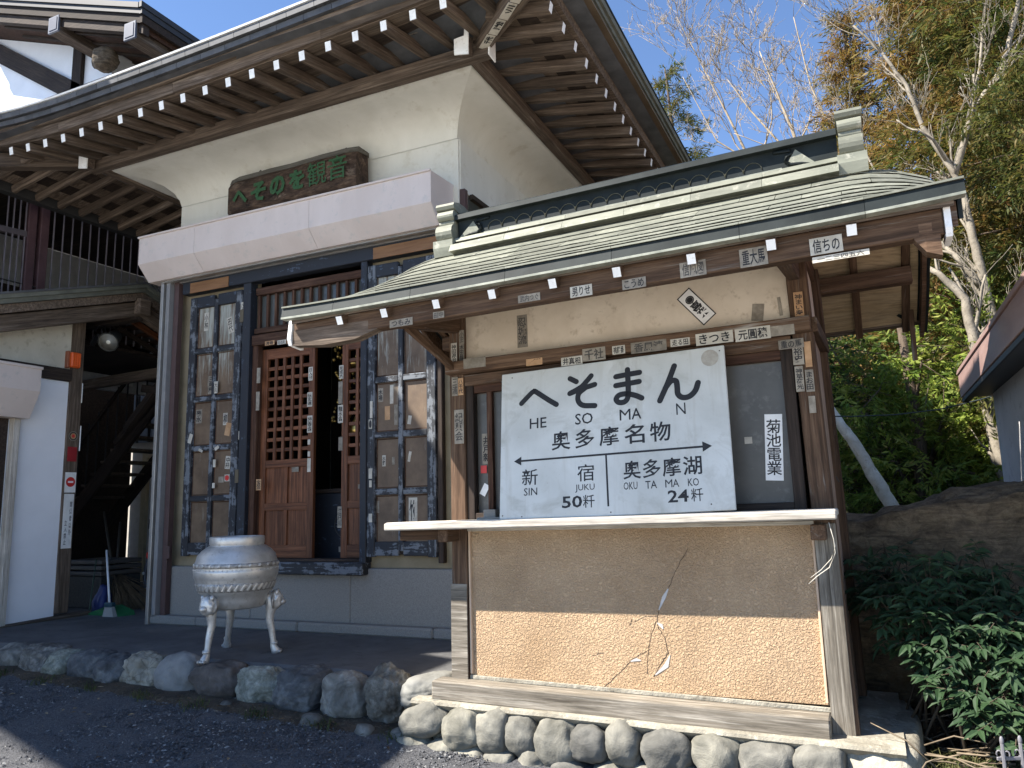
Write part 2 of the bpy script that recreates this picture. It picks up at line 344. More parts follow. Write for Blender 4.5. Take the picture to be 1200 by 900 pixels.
def sticker(x, y, wpx, hpx, Y, parent, text=None, vert=True, paper=None, inkm=None, rot=0, off=.016, fill=.82):
    """paper votive slip on a front-facing plane at depth Y, centred on a point of the photo"""
    c = PY(x, y, Y); wd = (PY(x+wpx/2, y, Y)-PY(x-wpx/2, y, Y)).x; ht = (PY(x, y-hpx/2, Y)-PY(x, y+hpx/2, Y)).z
    M = Matrix.Translation(c) @ Matrix.Rotation(rot, 4, 'Y')
    th = .0016; p = paper or stickerpaper
    o = ob('votive_sticker', cbox_mesh(wd, th, ht, .0004, p), parent, M)
    if text:
        rgt = M.to_3x3() @ Vector((1, 0, 0)); up = M.to_3x3() @ Vector((0, 0, 1)); fr = rgt.cross(up)
        s = '\n'.join(text) if vert else text
        lettering(s, c+fr*(th/2), rgt, up, wd*fill, ht*fill, inkm or ink, o, off, ls=.95, lift=.0006)
    return o
# ================================================================== SETTING
GZ, TZ = -1.40, -1.05
def sheet(name, x0, x1, y0, y1, z, mat, n=1):
    return ob(name, mesh(name, [(x0, y0, z), (x1, y0, z), (x1, y1, z), (x0, y1, z)], [(0, 1, 2, 3)]), None, None, mat)
def gz(x, y): return -1.265-.033*(min(max(x, -9), -1.8)+4.2)+.10*(min(max(y, 1), 4.5)-4.2)
def gravel_sheet():
    xs = np.concatenate([[-400, -60, -14], np.linspace(-9, -1.8, 150), [0, 8, 60, 400]]); ys = np.concatenate([[-400, -40, -6], np.linspace(2.2, 4.6, 70), [9, 60, 500]])
    V = []; nx = len(xs)
    for y in ys:
        for x in xs:
            z = gz(x, y)
            if -9 <= x <= -1.8 and 2.2 <= y <= 4.6: z += .012*noise.noise((x*9, y*9, 0))+.016*noise.noise((x*1.7, y*1.7, 3))+.008*noise.noise((x*31, y*31, 5))
            V.append((x, y, z))
    Fs = [[j*nx+i, j*nx+i+1, (j+1)*nx+i+1, (j+1)*nx+i] for j in range(len(ys)-1) for i in range(nx-1)]
    o = ob('ground', mesh('ground', V, Fs, True), None, None, gravel); tag(o, kind='structure')
gravel_sheet()
def pebble_field(name, n, area, smin, smax, zf, mats, label, seed):
    rg = np.random.default_rng(seed); base = np.array([(0, 0, .6), (1, 0, 0), (0, 1, 0), (-1, 0, 0), (0, -1, 0)], float); V = []; Fs = []
    for i in range(n):
        x, y = area(rg); s = smin+(smax-smin)*rg.random()**3; a = rg.random()*6.28; ca, sa = math.cos(a), math.sin(a)
        q = base*(s, s*(.5+.5*rg.random()), s*(.5+.6*rg.random())); q = q+rg.normal(size=q.shape)*s*.18; b = len(V)
        for p in q: V.append((x+p[0]*ca-p[1]*sa, y+p[0]*sa+p[1]*ca, zf(x, y)+p[2]))
        Fs += [[b, b+1, b+2], [b, b+2, b+3], [b, b+3, b+4], [b, b+4, b+1]]
    o = ob(name, mesh(name, V, Fs), None, None, mats[0])
    for m in mats[1:]: o.data.materials.append(m)
    if len(mats) > 1: o.data.polygons.foreach_set('material_index', np.repeat(rg.integers(0, len(mats)*4, n)//4 % len(mats) if False else np.minimum(rg.integers(0, 30, n)//27, len(mats)-1), 4))
    tag(o, label, None, None, 'stuff')
chipa = plain('gravel_chip', (.04, .042, .047), (.10, .102, .108), 30, .85, .2, 90, .002)
chipb = plain('pale_gravel_chip', (.15, .15, .15), (.27, .27, .265), 30, .85, .2, 90, .002)
pebble_field('gravel', 60000, lambda r: (-8.2+6.2*r.random(), 2.7+1.75*r.random()), .004, .016, lambda x, y: gz(x, y), [chipa, chipb], 'dark loose gravel in front of the stone edging', 3)

bounce_ground = sheet('bounce_ground', -60, 60, -60, 1.4, -1.38, plain('pale_bounce_ground', (.5, .475, .43), (.62, .59, .53), 1.5, .9, .2, 40)); tag(bounce_ground, kind='structure')  # unseen pale sheet behind the camera, added to bounce light onto the facade
# terrace slab, in two sheets of concrete with a joint between
terr = box('terrace', -9.5, -2.4, 4.42, 10.5, GZ-.1, TZ, concrete, None, .02); tag(terr, kind='structure')

# ================================================================== FOOD STALL
YK = 4.2
st = thing('food_stall', (-1.25, 4.5, -1.13), 'small weathered wooden food stall with copper roof and orange stucco front', 'stall')
def tilt(x): return .022*(x+1.25)
XR = lambda z: -.19-.024*(z-.0)          # leaning right hand post, outer edge
# stone sill and posts
ZB = -1.0
bar('sill_beam', (-2.44, 4.15, -1.045), (-.27, 4.15, -1.075), .13, .105, greywood, st, .008)
bar('post', (-2.305, 4.25, -1.0), (-2.305, 4.25, 1.30), .105, .10, stallwood, st, .006, (0, 1, 0))
o = bar('post', (-.20, 4.25, -1.135), (-.262, 4.25, 1.33), .105, .10, stallwood, st, .006, (0, 1, 0)); o['label'] = 'leaning corner post at the shop end of the counter'
bar('post', (-2.30, 4.98, -1.0), (-2.30, 4.98, 1.38), .1, .1, stallwood, st, .006, (0, 1, 0))
bar('post', (-.165, 4.98, -1.1), (-.22, 4.98, 1.40), .09, .09, stallwood, st, .006, (0, 1, 0))
# thin paler grey skins over the lower posts
box('post_base', -2.362, -2.252, 4.192, 4.2, -1.0, -.45, greywood, st, .002)
bar('post_base', (-.217, 4.192, -1.135), (-.226, 4.192, -.12), .104, .008, greywood, st, .002, (0, 1, 0))
# front lower wall
box('stucco_wall', -2.255, -.262, 4.225, 4.30, -.995, -.12, orange, st, .004)
bar('wall_trim', (-2.25, 4.217, -.985), (-.27, 4.217, -1.012), .012, .022, mortar, st, .002)
bar('wall_trim', (-.283, 4.217, -.98), (-.285, 4.217, -.13), .012, .028, plain('stucco_border', (.52, .37, .25), (.62, .47, .34), 5, .9, .3, 60), st, .002, (0, 1, 0))
bar('wall_trim', (-2.238, 4.217, -.965), (-2.24, 4.217, -.13), .012, .02, bpy.data.materials['stucco_border'], st, .002, (0, 1, 0))
# cracks in the stucco
crackm = flat('crack_shadow', (.035, .025, .02), .95); chipm = plain('exposed_undercoat', (.42, .4, .38), (.56, .53, .5), 20, .9, .4, 60)
def ribbon(name, pts, widths, mat, Y, parent, th=.003):
    P = [PY(x, y, Y) for x, y in pts]; secs = []
    for i, p in enumerate(P):
        t = (P[min(i+1, len(P)-1)]-P[max(i-1, 0)]).normalized(); n = Vector((-t.z, 0, t.x)); wd = widths[i]*.5
        secs.append([p+n*wd, p-n*wd, p-n*wd+Vector((0, th*3, 0)), p+n*wd+Vector((0, th*3, 0))])
    return loft(name, secs, mat, parent)
rc = random.Random(5)
def jag(pts, k=5, a=.7):
    o = []
    for (x0, y0), (x1, y1) in zip(pts, pts[1:]):
        for i in range(k):
            t = i/k; o.append((x0+(x1-x0)*t+rc.uniform(-a, a), y0+(y1-y0)*t+rc.uniform(-a, a)))
    return o+[pts[-1]]
YC = 4.2235
for pts, wd in [([(806, 642), (792, 668), (786, 684), (777, 699), (770, 722), (771, 734)], .006), ([(771, 734), (779, 747), (783, 765), (775, 777), (766, 793)], .009), ([(770, 727), (763, 742), (759, 765), (758, 790)], .004), ([(771, 722), (757, 722), (742, 729)], .003), ([(757, 763), (742, 772), (725, 789), (708, 805)], .005), ([(740, 726), (738, 733)], .007), ([(695, 768), (708, 765)], .003)]:
    J = jag(pts); ribbon('crack', J, [wd*.42*rc.uniform(.5, 1.2) for _ in J], crackm, YC, st)
for pts, wd in [([(783, 690), (778, 700), (772, 715)], [.006, .02, .004]), ([(770, 730), (775, 733), (777, 737)], [.005, .018, .005]), ([(785, 768), (781, 780), (768, 791)], [.004, .024, .006]), ([(739, 775), (746, 773), (751, 774)], [.004, .016, .004])]:
    ribbon('plaster_chip', pts, wd, chipm, YC-.001, st)
# counter shelf with its bracket arms
bar('counter_shelf', (-2.685, 4.088, -.092), (-.155, 4.088, -.062), .24, .035, palewood, st, .006)
bar('counter_shelf', (-2.685, 3.966, -.100), (-.155, 3.966, -.072), .03, .045, palewood, st, .008)['label'] = 'pale front edge strip of the counter'
for x in (-2.34, -.25):
    bar('bracket_arm', (x, 4.06, -.158), (x, 4.22, -.158), .07, .075, stallwood, st, .005)
bar('bracket_arm', (-2.64, 4.07, -.150), (-2.36, 4.19, -.150), .035, .07, stallwood, st, .004)
bar('counter_batten', (-2.25, 4.218, -.128), (-.27, 4.218, -.115), .03, .022, palewood, st, .003)
# middle beam, upper panel, window frame
bar('cross_beam', (-2.355, 4.20, .868), (-.205, 4.20, .898), .13, .078, stallwood, st, .005)
bar('window_head', (-2.25, 4.225, .79), (-.31, 4.225, .82), .06, .07, stallwood, st, .004)
loft('upper_panel', [[(-2.255, 4.235, .905), (-2.255, 4.235, 1.25), (-2.255, 4.27, 1.25), (-2.255, 4.27, .905)], [(-.30, 4.235, .93), (-.315, 4.235, 1.29), (-.315, 4.27, 1.29), (-.30, 4.27, .93)]], stallplaster, st)
bar('window_stile', (-2.225, 4.24, -.08), (-2.225, 4.24, .77), .05, .05, darkwood, st, .003, (0, 1, 0))
bar('window_stile', (-2.10, 4.255, -.08), (-2.10, 4.255, .77), .035, .04, transomwood, st, .003, (0, 1, 0))
bar('window_stile', (-.33, 4.24, -.08), (-.34, 4.24, .79), .06, .05, darkwood, st, .003, (0, 1, 0))
bar('window_rail', (-2.2, 4.245, -.055), (-.36, 4.245, -.035), .05, .05, darkwood, st, .003)
bar('window_rail', (-2.2, 4.25, .74), (-.36, 4.25, .765), .05, .06, transomwood, st, .003)
box('window_pane', -2.2, -1.30, 4.27, 4.276, -.04, .75, glassdusty, st, .001)
box('window_pane', -1.29, -.35, 4.262, 4.268, -.03, .76, glassdusty, st, .001)
box('sill_block', -2.11, -2.03, 4.15, 4.235, -.072, -.01, palewood, st, .003)
box('sill_block', -2.13, -1.95, 4.10, 4.235, -.074, -.056, palewood, st, .003)
# side and back walls
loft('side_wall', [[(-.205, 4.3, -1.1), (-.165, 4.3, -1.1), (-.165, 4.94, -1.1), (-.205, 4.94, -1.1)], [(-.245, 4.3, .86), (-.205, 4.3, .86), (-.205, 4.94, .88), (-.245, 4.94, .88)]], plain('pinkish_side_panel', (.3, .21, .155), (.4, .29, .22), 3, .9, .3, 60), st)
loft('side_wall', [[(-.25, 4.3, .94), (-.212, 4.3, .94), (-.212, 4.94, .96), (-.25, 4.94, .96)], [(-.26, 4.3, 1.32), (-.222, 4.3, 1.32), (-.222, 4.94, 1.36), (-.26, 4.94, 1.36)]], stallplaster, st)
bar('cross_beam', (-.215, 4.2, .90), (-.195, 5.02, .92), .08, .078, stallwood, st, .004)
bar('side_rail', (-.245, 4.2, 1.325), (-.23, 5.02, 1.37), .07, .09, stallwood, st, .004)
box('side_wall', -2.36, -2.33, 4.3, 4.94, -.98, 1.3, stallplaster, st, .003)
box('back_wall', -2.3, -.2, 4.97, 5.0, -1.0, 1.35, darkwood, st, .003)
bar('side_hook', (-.163, 4.5, .12), (-.15, 4.5, .09), .006, .006, blackiron, st, .001)
# ---- roof frame
def kz(x, base): return base+tilt(x)
bar('eave_beam', (-2.93, 3.44, 1.055+tilt(-2.93)), (.36, 3.44, 1.055+tilt(.36)), .075, .11, stallwood, st, .005)
for x, lab in ((-2.95, 1), (.375, 0)):
    loft('beam_end', [[(x-.012, y, z+tilt(x)) for y, z in ((3.40, .985), (3.385, 1.02), (3.40, 1.135), (3.50, 1.135), (3.50, .975))], [(x+.012, y, z+tilt(x)) for y, z in ((3.40, .985), (3.385, 1.02), (3.40, 1.135), (3.50, 1.135), (3.50, .975))]], whitecap, st)
loft('carved_beam_nose', [[(-2.935, 3.40, .945), (-2.935, 3.47, .945), (-2.935, 3.47, 1.03), (-2.935, 3.40, 1.03)], [(-2.72, 3.395, .925), (-2.72, 3.475, .925), (-2.72, 3.475, 1.03), (-2.72, 3.395, 1.03)], [(-2.5, 3.40, .935), (-2.5, 3.47, .935), (-2.5, 3.47, 1.03), (-2.5, 3.40, 1.03)], [(-2.33, 3.405, .985), (-2.33, 3.465, .985), (-2.33, 3.465, 1.03), (-2.33, 3.405, 1.03)]], eavewood, st)
loft('carved_beam_nose', [[(.345, 3.405, .95), (.345, 3.475, .95), (.345, 3.475, 1.09), (.345, 3.405, 1.09)], [(.29, 3.40, .97), (.29, 3.475, .97), (.29, 3.475, 1.09), (.29, 3.40, 1.09)], [(.25, 3.405, 1.03), (.25, 3.47, 1.03), (.25, 3.47, 1.09), (.25, 3.405, 1.09)]], stallwood, st)
for x in (-2.305, -.27): bar('roof_arm', (x, 3.44, 1.06+tilt(x)), (x, 5.0, 1.30+tilt(x)), .06, .1, stallwood, st, .004)
bar('roof_brace', (-2.305, 3.62, 1.03), (-2.305, 4.2, .86), .03, .05, stallwood, st, .003)
for yy, zz in ((4.2, 1.335), (5.03, 1.275), (4.55, 1.62)):
    bar('purlin', (-2.86, yy, zz+tilt(-2.86)), (.335, yy, zz+tilt(.335)), .085, .1, stallwood, st, .005)
# roof surface z(x, y): concave slopes, corners lifted, ends rolled down
ZR, YR, YE, YBK = 1.80, 4.52, 3.34, 5.72
XL, XRR = -2.95, .43
def rz(x, y):
    v = min(1, abs(y-YR)/(YR-YE)); u = (x-(XL+XRR)/2)/((XRR-XL)/2)
    z = ZR-(.80*v-.17*v*v)*1.0
    e = max(0, (abs(u)-.74)/.26); z -= .13*e*e*(1-v)**.7
    z += .014*abs(u)**5*v + tilt(x)
    return z
# soffit boards, battens and rafters, front and back
def slope_pt(x, y, d): return Vector((x, y, rz(x, y)-d))
for (ya, yb) in ((3.40, 4.18), (4.9, 5.68)):
    n = 6 if ya < 4 else 4
    for i in range(n):
        xa = XL+.07+(XRR-XL-.12)*i/n; xb = XL+.07+(XRR-XL-.12)*(i+1)/n-.003
        secs = []
        for x in (xa, (xa+xb)/2, xb): secs.append([slope_pt(x, ya, .075), slope_pt(x, (ya+yb)/2, .075), slope_pt(x, yb, .075), slope_pt(x, yb, .063), slope_pt(x, (ya+yb)/2, .063), slope_pt(x, ya, .063)])
        loft('soffit_panel', secs, plywood, st)
for i, x in enumerate([-2.855, -2.569, -2.278, -1.956, -1.634, -1.307, -.984, -.637, -.295, .024, .31]):
    a = slope_pt(x, 4.2, .115); b = slope_pt(x, 3.352, .112)
    if 0 < i < 10: bar('rafter', a, b, .042, .05, stallwood, st, .002, endmat=whitecap)
    a = slope_pt(x, 4.85, .10); b = slope_pt(x, 5.70, .10); bar('rafter', a, b, .045, .05, stallwood, st, .002)
for y0, y1 in ((3.372, 3.40), (5.66, 5.69)):
    secs = []
    for k in range(9):
        x = XL+.03+(XRR-XL-.06)*k/8; secs.append([slope_pt(x, y0, .085), slope_pt(x, y1, .085), slope_pt(x, y1, .064), slope_pt(x, y0, .064)])
    loft('eave_batten', secs, eavewood, st)
# verge boards at both gable ends
for x in (XL+.02, XRR-.03):
    for ys in (np.linspace(3.42, 4.5, 6), np.linspace(4.54, 5.7, 6)):
        loft('verge_board', [[(x-.012, y, rz(x, y)-.17), (x+.012, y, rz(x, y)-.17), (x+.012, y, rz(x, y)-.064), (x-.012, y, rz(x, y)-.064)] for y in ys], stallwood, st)
        xo = x+(.025 if x > -1 else -.025)
        loft('verge_flashing', [[(xo-.008, y, rz(x, y)-.14), (xo+.008, y, rz(x, y)-.14), (xo+.008, y, rz(x, y)-.02), (xo-.008, y, rz(x, y)-.02)] for y in ys], darkcopper, st)
bar('verge_post', (XRR-.09, 5.6, rz(.3, 5.6)-.36), (XRR-.09, 5.52, rz(.3, 5.5)-.06), .03, .03, stallwood, st, .002)
# deck
secs = []
for k in range(15):
    x = XL+.03+(XRR-XL-.06)*k/14; ys = list(np.linspace(YE+.03, YBK-.03, 17))
    secs.append([(x, y, rz(x, y)-.018) for y in ys]+[(x, y, rz(x, y)-.062) for y in ys[::-1]])
loft('roof_deck', secs, darkcopper, st)
# copper sheets in stepped courses, each piece one sheet
NR = 9
for side in (0, 1):
    for r in range(NR):
        va, vb = 1-r/NR, 1-(r+1)/NR
        if side and r % 3: continue
        if side: vb = 1-(r+3)/NR
        s = -1 if side == 0 else 1
        ya, yb = YR+s*(YR-YE)*va, YR+s*(YR-YE)*(vb-.012)
        x = XL-.0; first = True
        while x < XRR-.01:
            Lx = rc.uniform(.28, .6) if not side else .9
            x2 = min(XRR, x+Lx); 
            if XRR-x2 < .12: x2 = XRR
            secs = []
            for k in range(5):
                q = x+.0015+(x2-x-.003)*k/4
                ta = .012+rc.uniform(-.001, .002)
                secs.append([(q, ya, rz(q, ya)+ta), (q, yb, rz(q, yb)+.001), (q, yb, rz(q, yb)-.004), (q, ya, rz(q, ya)+ta-.004)])
            loft('roof_sheet', secs, verdigris, st); x = x2
# eave flashing: dark upright band with a pale lip, in lengths
xs = [XL-.01, -2.6, -2.1, -1.55, -1.0, -.42, .08, XRR+.01]
for i in range(len(xs)-1):
    secs = []; lip = []; top = []
    for k in range(5):
        x = xs[i]+.001+(xs[i+1]-xs[i]-.002)*k/4; z = rz(x, YE); 
        secs.append([(x, YE-.012, z-.048), (x, YE-.002, z-.048), (x, YE+.012, z+.004), (x, YE-.002, z+.004)])
        lip.append([(x, YE-.015, z-.060), (x, YE+.03, z-.062), (x, YE+.03, z-.050), (x, YE-.015, z-.049)])
        top.append([(x, YE-.012, z+.005), (x, YE+.03, z+.012), (x, YE+.03, z+.020), (x, YE-.012, z+.014)])
    loft('eave_flashing', secs, darkcopper, st); loft('eave_lip', lip, copperlip, st); loft('eave_cap', top, verdigris, st)
secs = [[(x, YBK-.01, rz(x, YBK)-.08), (x, YBK+.005, rz(x, YBK)-.08), (x, YBK+.005, rz(x, YBK)+.012), (x, YBK-.01, rz(x, YBK)+.012)] for x in np.linspace(XL, XRR, 9)]
loft('eave_flashing', secs, darkcopper, st)
# ridge
RX0, RX1 = -2.42, .0
def rid(name, prof, mat, x0=RX0, x1=RX1):
    return loft(name, [[(x, YR+y, ZR+z+tilt(x)) for y, z in prof] for x in (x0, (x0+x1)/2, x1)], mat, st)
for i in range(6):
    a = RX0+(RX1-RX0)*i/6; b = RX0+(RX1-RX0)*(i+1)/6-.002
    rid('ridge_skirt', [(-.20, -.075), (-.17, -.02), (-.085, .015), (.085, .015), (.17, -.02), (.20, -.075)], verdigris, a, b)
    rid('ridge_skirt', [(-.125, .013), (-.105, .045), (.105, .045), (.125, .013)], verdigris, a, b)
rid('ridge_panel', [(-.055, .043), (-.055, .185), (.055, .185), (.055, .043)], darkcopper)
rid('ridge_cap', [(-.10, .18), (-.095, .215), (-.05, .24), (.05, .24), (.095, .215), (.10, .18)], darkcopper, RX0-.01, RX1)
rid('ridge_moulding', [(-.068, .052), (-.068, .066), (.068, .066), (.068, .052)], copperlip, RX0+.2, RX1-.3)
# fish-scale arcs on the ridge panel
arcs = []
for k in range(17):
    cx = RX0+.28+k*.105
    if cx > RX1-.36: break
    arcs.append([((cx+.052*math.cos(a), YR-.058, ZR+.085+.052*math.sin(a)+tilt(cx)), .0028) for a in np.linspace(0, math.pi, 9)])
tube('ridge_scale_pattern', arcs, plain('brass_inlay', (.05, .05, .03), (.09, .085, .055), 20, .5), st, 4)
for s, x0 in ((1, RX0+.12), (-1, RX1-.22)):
    z0 = ZR+tilt(x0)
    tube('ridge_cloud_crest', [[((x0+s*dx, YR-.064, z0+dz), .010) for dx, dz in ((-.1, .05), (-.03, .07), (.03, .075), (.06, .10), (.05, .13), (.02, .14), (.03, .16), (.12, .165))]], darkcopper, st, 6)
    loft('ridge_apron', [[(x0-.11*s*q, YR-.075, z0+.047), (x0+.05*s, YR-.066, z0+.08), (x0-.0*s, YR-.066, z0+.16)] for q in (1,)]+[[(x0-.11*s, YR-.055, z0+.047), (x0+.05*s, YR-.055, z0+.08), (x0-.0*s, YR-.055, z0+.16)]], verdigris, st)
# ridge-end ornaments: base block, stacked rolls, cap
def ridge_end(x, label):
    z0 = ZR+tilt(x)-.02
    def half(prof): return prof+[(-y, z) for y, z in prof[::-1]]
    base = half([(-.14, -.06), (-.155, .0), (-.155, .05), (-.12, .055)])
    e = loft('ridge_end_tile', [[(q, YR+y, z0+z) for y, z in base] for q in (x-.075, x+.075)], verdigris, st); e['label'] = label
    def roll(cz, ry, r, wd, m=verdigris):
        pr = []
        for a in np.linspace(-math.pi/2, math.pi/2, 9): pr.append((-ry-r*math.cos(a), cz+r*math.sin(a)))
        return loft('ridge_roll', [[(q, YR+y, z0+z) for y, z in half(pr)] for q in (x-wd, x+wd)], m, e)
    roll(.115, .085, .062, .062); roll(.192, .075, .022, .058); roll(.243, .085, .036, .062)
    loft('ridge_roll', [[(q, YR+y, z0+z) for y, z in half([(-.06, .27), (-.115, .285), (-.125, .305), (-.115, .325), (-.04, .345)])] for q in (x-.07, x+.07)], verdigris, e)
    loft('ridge_core', [[(q, YR+y, z0+z) for y, z in half([(-.07, .05), (-.07, .34)])] for q in (x-.05, x+.05)], darkcopper, e)
ridge_end(RX0-.07, 'ridge end tile nearest the hall'); ridge_end(RX1+.07, 'ridge end tile nearest the trees')

# ---- stone footing with river cobbles set in mortar
ft = thing('stall_footing', (-1.25, 4.4, GZ), 'mortared river cobble footing under the food stall', 'footing')
def cap_secs():
    secs = []
    for k in range(13):
        x = -2.56+(2.60)*k/12; j = .012*noise.noise((x*5, 1, 2)); zt = -1.095-.022*k/12+j*.5
        secs.append([(x, 4.045+j, zt-.022), (x, 4.052+j, zt-.006), (x, 4.07, zt), (x, 5.2, zt-.005), (x, 5.2, GZ-.1), (x, 4.13, GZ-.1), (x, 4.12, zt-.085)])
    return secs
loft('mortar_bed', cap_secs(), mortar, ft)
endm = rock_mesh(.20, .62, .22, 31, mortar, 4, .08, .9, .03); ob('mortar_end_block', endm, ft, Matrix.Translation((-.06, 4.62, -1.32)))
ms = {}
cob = [(497, 843, 26, 19), (541, 855, 22, 23), (578, 857, 20, 25), (611, 862, 19, 23), (651, 871, 24, 28), (692, 872, 22, 23), (731, 873, 20, 26), (781, 880, 30, 25), (839, 887, 29, 27), (899, 893, 33, 26), (960, 897, 30, 24), (484, 880, 20, 18), (517, 883, 17, 17), (550, 893, 19, 19), (585, 894, 18, 17), (625, 893, 17, 17), (668, 906, 22, 17), (715, 908, 22, 16), (762, 914, 22, 18), (812, 922, 24, 20), (869, 928, 26, 20), (925, 932, 26, 20), (502, 910, 20, 16), (540, 920, 20, 18), (596, 922, 22, 18), (645, 930, 22, 18)]
for i, (x, y, rx, ry) in enumerate(cob):
    c = PY(x, y, 4.06); a = (PY(x+rx, y, 4.06)-PY(x-rx, y, 4.06)).x/2*1.02; b = (PY(x, y-ry, 4.06)-PY(x, y+ry, 4.06)).z/2*1.04
    o = ob('cobble', rock_mesh(a*1.06, .09, b*1.05, 40+i, cobblem, 4, .14, .25, .025), ft, Matrix.Translation(c+Vector((0, .012, 0))) @ Matrix.Rotation(rc.uniform(-.25, .25), 4, 'Y'))
slab = ob('foot_slab', rock_mesh(.34, .12, .045, 77, cobblem, 3, .1, .8, .03), ft, Matrix.Translation((-2.52, 3.98, -1.40)))

# ---- station style sign leaning on the counter
sg = thing('station_sign', (-1.3, 3.98, -.075), 'large white enamel sign with black Japanese station-style lettering leaning above the counter', 'sign')
su = Vector((math.cos(R(1.6)), 0, math.sin(R(1.6)))); sv0 = Vector((-.04, .13, .875)); sv0 = (sv0-su*su.dot(sv0)).normalized(); sn = su.cross(sv0); 
SO = Vector((-1.925, 3.985, -.078))
Ms = Matrix(((su.x, -sn.x, sv0.x, 0), (su.y, -sn.y, sv0.y, 0), (su.z, -sn.z, sv0.z, 0), (0, 0, 0, 1))); Ms.translation = SO+su*.655+sv0*.4375-sn*.008
ob('sign_board', cbox_mesh(1.31, .016, .875, .004, enamel), sg, Ms)
def SP(u, v): return SO+su*u+sv0*v
def ST(s, cx, cy, wd, ht, off=.0, ls=1.): return lettering(s, SP(cx*1.31/1.3, cy), su, sv0, wd, ht, ink, sg, off, 'lettering', ls)
def stroke(pts, r, closed=False):
    """round-ended flat brush stroke in sign space"""
    out = []
    P = [Vector((x, y)) for x, y in pts]; Lf = []; Rg = []
    for i, p in enumerate(P):
        t = (P[min(i+1, len(P)-1)]-P[max(i-1, 0)]).normalized(); n = Vector((-t.y, t.x)); Lf.append(p+n*r); Rg.append(p-n*r)
    t1 = (P[-1]-P[-2]).normalized(); t0 = (P[0]-P[1]).normalized()
    def capp(c, t): 
        a0 = math.atan2(t.y, t.x); return [c+Vector((math.cos(a0+a), math.sin(a0+a)))*r for a in np.linspace(math.pi/2, -math.pi/2, 7)[1:-1]]
    return Lf, capp(P[-1], t1), Rg, capp(P[0], t0)
def brush(strokes, r, name='lettering', lift=.001):
    V = []; Fs = []
    for pts in strokes:
        Lf, c1, Rg, c0 = stroke(pts, r); b = len(V); n = len(Lf); lift += .00006
        q = lambda p: SP(p.x, p.y)+sn*lift
        V += [q(p) for p in Lf]+[q(p) for p in Rg]
        for i in range(n-1): Fs.append([b+i, b+n+i, b+n+i+1, b+i+1])
        k = len(V); V += [q(p) for p in c1]; Fs.append([b+n-1]+[b+2*n-1][:0]+list(range(k, k+5))+[b+2*n-1])
        k = len(V); V += [q(p) for p in c0]; Fs.append([b+n]+list(range(k, k+5))+[b])
    me = mesh(name, V, Fs); bm = bmesh.new(); bm.from_mesh(me)
    for f in bm.faces:
        f.normal_update()
        if f.normal.dot(sn) < 0: f.normal_flip()
    bm.to_mesh(me); bm.free(); return ob(name, me, sg, None, ink)
def crv(pts, n=8):
    """Catmull-Rom through the points"""
    P = [Vector((x, y, 0)) for x, y in pts]; P = [2*P[0]-P[1]]+P+[2*P[-1]-P[-2]]; o = []
    for i in range(1, len(P)-2):
        for k in range(n):
            t = k/n; a, b, c, d = P[i-1:i+3]
            q = .5*((2*b)+(c-a)*t+(2*a-5*b+4*c-d)*t*t+(3*b-a-3*c+d)*t**3); o.append((q.x, q.y))
    return o+[(P[-2].x, P[-2].y)]
bw = .0155
brush([crv([(.132, .680), (.185, .728), (.208, .744), (.222, .742), (.30, .685), (.352, .650)], 4)], bw)
brush([crv([(.437, .795), (.475, .772)], 3), crv([(.565, .796), (.535, .765), (.50, .735), (.434, .706)], 5), crv([(.436, .706), (.50, .724), (.585, .742)], 5), crv([(.528, .728), (.490, .70), (.484, .660), (.512, .628), (.583, .618)], 6)], bw)
brush([[(.71, .772), (.78, .777), (.846, .780)], [(.708, .720), (.78, .724), (.842, .728)], crv([(.778, .805), (.779, .72), (.776, .650), (.757, .622), (.724, .621), (.708, .640), (.724, .662), (.765, .666), (.815, .652), (.853, .632)], 6)], bw)
brush([crv([(1.040, .792), (1.0, .70), (.952, .605)], 6), crv([(.985, .672), (1.018, .708), (1.045, .705), (1.05, .668), (1.052, .632), (1.075, .610), (1.112, .612), (1.145, .640), (1.162, .682)], 7)], bw)
ST('HE', .236, .552, .105, .061, .008); ST('SO', .513, .55, .105, .064, .008); ST('M', .75, .548, .062, .062, .0); ST('A', .813, .548, .055, .062, .008); ST('N', 1.055, .549, .05, .063, .0)
for k, ch in enumerate('奥多摩名物'): ST(ch, .375+k*.141, .436, .113, .108, .014)
ST('新', .186, .241, .098, .092, .006); ST('宿', .518, .243, .098, .094, .004)
ST('SIN', .191, .158, .082, .043, .004); ST('JUKU', .512, .158, .112, .044, .004)
ST('50', .437, .087, .118, .066, .02); ST('粁', .533, .086, .067, .07, .003)
for k, ch in enumerate('奥多摩湖'): ST(ch, .778+k*.1065, .240, .098, .1, .014)
ST('OKU', .767, .155, .076, .041, .004); ST('TA', .878, .154, .062, .041, .004); ST('M', .971, .154, .037, .041, .0); ST('A', 1.008, .154, .033, .041, .0); ST('KO', 1.098, .153, .056, .04, .004)
ST('24', 1.016, .086, .108, .064, .02); ST('粁', 1.113, .087, .062, .067, .003)
def poly(name, pts, mat, lift=.001):
    return ob(name, mesh(name, [SP(x, y)+sn*lift for x, y in pts], [list(range(len(pts)))]), sg, None, mat)
poly('arrow', [(.128, .332), (.128, .343), (1.17, .340), (1.17, .329)], ink); poly('arrow', [(.088, .3375), (.134, .312), (.134, .363)], ink, .0013); poly('arrow', [(1.213, .3345), (1.164, .362), (1.164, .307)], ink, .0013)
poly('divider_line', [(.636, .332), (.646, .332), (.652, .052), (.642, .052)], ink, .0012)
poly('round_patch', [(1.232+.046*math.cos(a), .812+.046*math.sin(a)) for a in np.linspace(0, 2*math.pi, 32, False)], plain('grey_round_mark', (.33, .31, .27), (.42, .4, .35), 40, .8))
